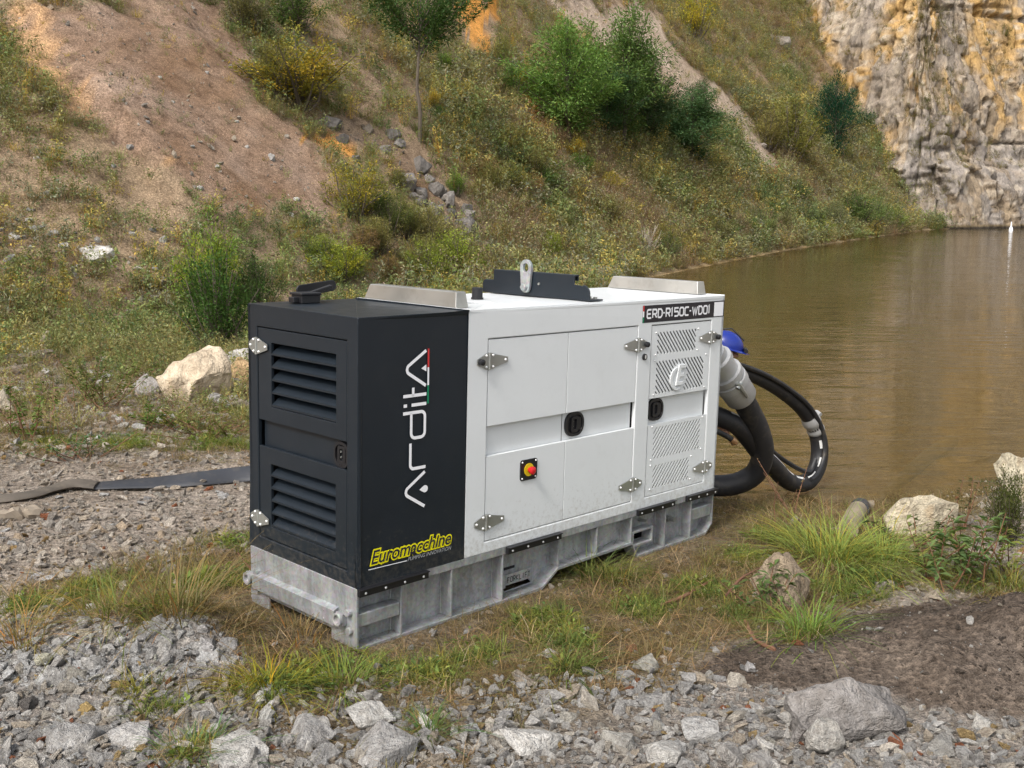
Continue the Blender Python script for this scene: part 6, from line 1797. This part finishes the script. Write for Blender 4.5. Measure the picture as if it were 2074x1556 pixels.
tussock(40, 1300, 110, 0.40, (0.25, 0.20, 0.09), 'dry grass bent over at the left edge', 14, 0.10, 1.0)
tussock(610, 1290, 90, 0.22, (0.20, 0.16, 0.075), 'dry tuft under the front end of the skid', 15, 0.10, 0.7)
tussock(2045, 1195, 150, 0.42, (0.19, 0.20, 0.06), 'long bent grass at the right edge above the earth heap', 16, 0.13, 1.0)

def herb(px, py, n, h, colr, label, seed, leaf=0.07, lw=0.35, spread=0.12, stems=8, name='leafy_plant', cat='plant'):
    rng = np.random.default_rng(seed); p = gp(px, py)
    st = rng.normal(0, spread * 0.5, (stems, 3)); st[:, 2] = 0; tp = st + rng.normal(0, spread, (stems, 3)) * np.array([1, 1, 0]) + np.array([0, 0, 1]) * (h * rng.uniform(0.55, 1.0, (stems, 1)))
    w = rng.integers(0, stems, n); t = rng.uniform(0.1, 1, (n, 1)) ** 0.8; C = st[w] * (1 - t) + tp[w] * t
    g = rng.uniform(0, 6.28, n); D = unit(np.stack([np.cos(g), np.sin(g), rng.uniform(-0.2, 0.7, n)], 1)); Nn = np.tile([0, 0, 1.0], (n, 1)) + rng.normal(0, 0.2, (n, 3))
    e = empty(name, p)
    lv = link(bpy.data.objects.new('leaves', set_mesh('leaves', [leaf_set(C, D, Nn, leaf * rng.uniform(0.6, 1.2, n), leaf * lw * rng.uniform(0.7, 1.2, n), rng, 0.3, 0.3)], M['leaf'])), e); lv.color = (*colr, 1)
    mb = MB()
    for a, b_ in zip(st, tp): mb.tube([tuple(a), tuple((a + b_) / 2 + rng.normal(0, 0.01, 3)), tuple(b_)], [0.005, 0.004, 0.002], 5)
    sm = mb.build('stem', M['twig'], e); tag(e, label, cat); return e
herb(1940, 1185, 190, 0.46, (0.13, 0.19, 0.07), 'fresh green leafy plant right of the bright tussock', 21, 0.09, 0.32, 0.16, 10)
herb(1895, 1165, 110, 0.34, (0.14, 0.18, 0.06), 'smaller leafy plant left of the fresh green one', 22, 0.08, 0.32, 0.12)
herb(2030, 1170, 130, 0.36, (0.17, 0.20, 0.05), 'yellowish leafy plant near the right edge', 23, 0.08, 0.28, 0.15)
herb(1830, 1110, 100, 0.30, (0.075, 0.10, 0.04), 'dark weed in front of the long flat cream boulder', 24, 0.07, 0.3, 0.14)
herb(1945, 1075, 70, 0.55, (0.12, 0.11, 0.05), 'tall thin stalk with small leaves by the near shore', 25, 0.05, 0.35, 0.05, 3)
herb(1590, 1060, 40, 0.50, (0.16, 0.13, 0.06), 'dry seed stalks standing at the water edge below the hose', 26, 0.04, 0.3, 0.12, 5)
herb(200, 830, 420, 0.62, (0.10, 0.125, 0.035), 'bushy green weed in the rubble left of the boulders', 27, 0.07, 0.35, 0.24, 16)
herb(65, 890, 260, 0.55, (0.12, 0.17, 0.045), 'bright green weed at the left edge of the rubble', 28, 0.08, 0.3, 0.22, 12)
herb(250, 700, 240, 0.6, (0.11, 0.16, 0.05), 'green weed on the rise behind the rubble', 29, 0.08, 0.3, 0.25, 12)
herb(160, 930, 180, 0.24, (0.09, 0.155, 0.065), 'low bluish green plant near the muddy hose', 30, 0.06, 0.3, 0.2, 12)
herb(440, 890, 240, 0.22, (0.13, 0.15, 0.04), 'low olive weeds below the cream boulder', 31, 0.05, 0.4, 0.3, 14)
herb(320, 870, 220, 0.30, (0.10, 0.14, 0.04), 'low green weed left below the cream boulder', 32, 0.06, 0.4, 0.25, 12)
herb(520, 1180, 120, 0.22, (0.15, 0.16, 0.05), 'weeds growing against the front left foot of the skid', 33, 0.05, 0.3, 0.18, 10)
herb(1560, 1240, 90, 0.30, (0.09, 0.13, 0.045), 'green weed left of the pointed boulder', 34, 0.09, 0.25, 0.12, 8)

def bare_bush(px, py, h, n, mat, label, seed, name='bare_bush'):
    rng = np.random.default_rng(seed); p = np.array(gp(px, py)); mb = MB()
    for _ in range(n):
        b = rng.normal(0, 0.03, 3) * np.array([1, 1, 0]); t = b + np.array([np.clip(rng.normal(0, 0.2 * h), -0.35 * h, 0.35 * h), np.clip(rng.normal(0, 0.18 * h), -0.3 * h, 0.3 * h), h * rng.uniform(0.55, 1.0)])
        m = (b + t) / 2 + rng.normal(0, 0.05 * h, 3); pa = smooth_path([b, m, t], 3); mb.tube(pa, list(np.linspace(0.012, 0.004, len(pa)) * h), 4)
        for _k in range(2):
            s0 = pa[rng.integers(2, len(pa) - 1)]; s1 = s0 + rng.normal(0, 0.12 * h, 3) + np.array([0, 0, 0.18 * h]); mb.tube([s0, s1], [0.006 * h, 0.003 * h], 4)
    o = mb.build(name, M[mat]); o.location = p; tag(o, label, 'bush'); return o
bare_bush(1310, 528, 1.25, 26, 'pale_twig', 'bleached bare bush on the far shore', 41)
bare_bush(1420, 520, 1.0, 34, 'twig', 'brown bare bush at the water line right of the bleached one', 42)
bare_bush(1270, 545, 0.6, 18, 'twig', 'low bare twigs left of the bleached bush', 43)
log([(1470, 1225), (1500, 1190), (1545, 1165)], 0.007, 'red brown twig leaning on the pointed boulder', 'twig', 'branch', 'branch', 8.0)
log([(1510, 1262), (1530, 1300), (1570, 1320)], 0.010, 'thin red brown twig on the ground above the gravel', 'twig', 'branch', 'branch', 1.0)
log([(1340, 1235), (1390, 1215), (1440, 1185)], 0.010, 'thin dry twig in the grass in front of the skid', 'twig', 'branch', 'branch', 3.0)

# white float on the far water
f = at(2047, 472, 1); d_ = (CAM_H - WATER_Z) / (CAM_H - f.z); fb = Vector((f.x * d_, d_, WATER_Z)); mb = MB()
mb.tube([fb + Vector((0, 0, z)) for z in (-0.2, 0.0, 0.15, 0.35, 0.5, 0.8, 0.82)], [0.03, 0.13, 0.15, 0.13, 0.05, 0.04, 0.02], 14)
o = mb.build('float', M['decal_white'], None, smooth=True); tag(o, 'small white float on the far water near the cliff', 'float')

# ------------------------------------------------------------------ person bending behind the far end
def person():
    hc = at(1466, 708, 8.15)                                # middle of the head
    ft = Vector((1.02, 8.35, gz(1.02, 8.35)))
    hip = Vector((1.00, 8.42, ft.z + 0.86)); chest = Vector((1.36, 8.30, ft.z + 1.10)); neck = Vector((1.50, 8.22, hc.z - 0.09))
    J = {}; V = []; E = []; Rd = []
    def v(n, p, r, par=None):
        J[n] = len(V); V.append(Vector(p)); Rd.append(r)
        if par: E.append((J[par], J[n]))
    v('hip', hip, 0.15); v('waist', hip.lerp(chest, 0.45) + Vector((0, 0, 0.04)), 0.135, 'hip'); v('chest', chest, 0.165, 'waist'); v('neck', neck, 0.062, 'chest')
    v('head0', neck.lerp(hc, 0.7), 0.085, 'neck'); v('head1', hc + Vector((0.02, -0.01, 0.03)), 0.098, 'head0'); v('head2', hc + Vector((0.05, -0.01, 0.085)), 0.075, 'head1')
    v('nose', hc + Vector((0.115, -0.03, -0.045)), 0.016, 'head0'); v('chin', hc + Vector((0.055, -0.02, -0.10)), 0.035, 'head0')
    v('ear', hc + Vector((-0.005, -0.10, -0.01)), 0.014, 'head1')
    for s in (-1, 1):
        k = str(s); off = Vector((0, s * 0.10, 0))
        v('th' + k, hip + off + Vector((0.02, 0, -0.10)), 0.10, 'hip'); v('kn' + k, ft + off + Vector((0.10, 0, 0.47)), 0.066, 'th' + k); v('an' + k, ft + off + Vector((0.0, 0, 0.10)), 0.046, 'kn' + k)
        v('he' + k, ft + off + Vector((-0.02, 0, 0.045)), 0.042, 'an' + k); v('to' + k, ft + off + Vector((0.17, 0, 0.035)), 0.036, 'he' + k)
        sh = chest + Vector((0.04, s * 0.19, 0.02)); el = sh + Vector((0.05, s * 0.03, -0.28)); wr = el + Vector((0.16, -s * 0.02, -0.17))
        v('sh' + k, sh, 0.066, 'chest'); v('el' + k, el, 0.046, 'sh' + k); v('wr' + k, wr, 0.030, 'el' + k)
        d = (wr - el).normalized(); sd_ = Vector((0, 1, 0)); pm = wr + d * 0.07; v('pa' + k, pm, 0.030, 'wr' + k)
        for q, (a, ln) in enumerate(((-0.030, 0.075), (-0.010, 0.085), (0.010, 0.080), (0.030, 0.062))):
            kn = pm + d * 0.035 + sd_ * a; v('f%d%s' % (q, k), kn, 0.009, 'pa' + k); mid = kn + d * ln * 0.5 + Vector((0, 0, -0.012)); v('g%d%s' % (q, k), mid, 0.0085, 'f%d%s' % (q, k)); v('h%d%s' % (q, k), mid + d * ln * 0.3 + Vector((-0.01, 0, -0.03)), 0.008, 'g%d%s' % (q, k))
        tb = wr + d * 0.03 - sd_ * s * 0.035; v('t0' + k, tb, 0.011, 'wr' + k); v('t1' + k, tb + d * 0.05 - sd_ * s * 0.015, 0.009, 't0' + k)
    base = ft
    me = bpy.data.meshes.new('skeleton'); me.from_pydata([tuple(p - base) for p in V], E, [])
    ob = bpy.data.objects.new('tmp_body', me); COL.objects.link(ob)
    sk = ob.modifiers.new('skin', 'SKIN'); sk.use_smooth_shade = True
    for d, r in zip(me.skin_vertices[0].data, Rd): d.radius = (r, r)
    me.skin_vertices[0].data[0].use_root = True
    ob.modifiers.new('sub', 'SUBSURF').levels = 2; ob.modifiers['sub'].render_levels = 2
    dg = bpy.context.evaluated_depsgraph_get(); bm_ = bpy.data.meshes.new_from_object(ob.evaluated_get(dg)); bpy.data.objects.remove(ob)
    bm_.materials.clear()
    for k in ('workwear', 'skin', 'boot'): bm_.materials.append(M[k])
    wl = [V[J['wr-1']] - base, V[J['wr1']] - base]; nk = V[J['neck']] - base
    for p in bm_.polygons:
        c = p.center
        if c.z < 0.16: p.material_index = 2
        elif (c - nk).x > -0.02 and c.z > nk.z - 0.03 or any((c - w).length < 0.05 or ((c - w).x > 0 and (c - w).length < 0.30 and c.z < w.z + 0.02) for w in wl): p.material_index = 1
        p.use_smooth = True
    e = empty('person', base); link(bpy.data.objects.new('body', bm_), e)
    # helmet: shell, ridge, brim, strap
    mb = MB(); hq = hc - base + Vector((0.015, -0.01, 0.045)); upv = Vector((0.30, -0.05, 0.95)).normalized(); fwd = (Vector((1, -0.12, -0.30)) - upv * Vector((1, -0.12, -0.30)).dot(upv)).normalized(); sd2 = upv.cross(fwd)
    rings = 9; n = 26; vs = []
    for i in range(rings + 1):
        ph = (i / rings) * math.pi * 0.5; rr_ = math.cos(ph); z = math.sin(ph)
        for k in range(n):
            g = 2 * math.pi * k / n; rid_ = 1 + 0.035 * max(0, math.cos(3 * g)) * rr_
            vs.append(hq + fwd * (math.cos(g) * 0.135 * rr_ * rid_) + sd2 * (math.sin(g) * 0.108 * rr_ * rid_) + upv * (z * 0.118 - 0.015))
    fs = [(i * n + k, i * n + (k + 1) % n, (i + 1) * n + (k + 1) % n, (i + 1) * n + k) for i in range(rings) for k in range(n)]
    mb.add(vs, fs)
    br_ = []
    for rr_, zz in ((1.0, -0.015), (1.0, -0.03), (1.0, -0.015)):
        pass
    rim = [[hq + fwd * (math.cos(2 * math.pi * k / n) * (0.135 + ex + (0.05 if math.cos(2 * math.pi * k / n) > 0.4 else 0.0) * (ex > 0))) + sd2 * (math.sin(2 * math.pi * k / n) * (0.108 + ex)) + upv * zz for k in range(n)] for ex, zz in ((0.0, -0.012), (0.012, -0.022), (0.0, -0.030))]
    vs = [p for r_ in rim for p in r_]; mb.add(vs, [(i * n + k, i * n + (k + 1) % n, (i + 1) * n + (k + 1) % n, (i + 1) * n + k) for i in range(2) for k in range(n)])
    hm = mb.build('helmet', M['helmet'], e, smooth=True)
    mb = MB(); mb.tube([hq + sd2 * 0.122 + upv * -0.02, hq + sd2 * 0.105 + upv * -0.10 + fwd * 0.02, hq + fwd * 0.06 - upv * 0.15, hq - sd2 * 0.105 + upv * -0.10 + fwd * 0.02, hq - sd2 * 0.122 + upv * -0.02], 0.008, 6)
    mb.tube([hq + fwd * 0.155 + sd2 * s_ + upv * 0.0 for s_ in (-0.05, 0.0, 0.05)], [0.016, 0.02, 0.016], 8)
    mb.tube([hq - fwd * 0.10 + upv * 0.085, hq + upv * 0.125, hq + fwd * 0.12 + upv * 0.065], 0.006, 6)
    mb.build('strap', M['black_plastic'], hm, smooth=True)
    tag(e, 'person in a blue helmet bending down behind the far end of the generator', 'person')
person()
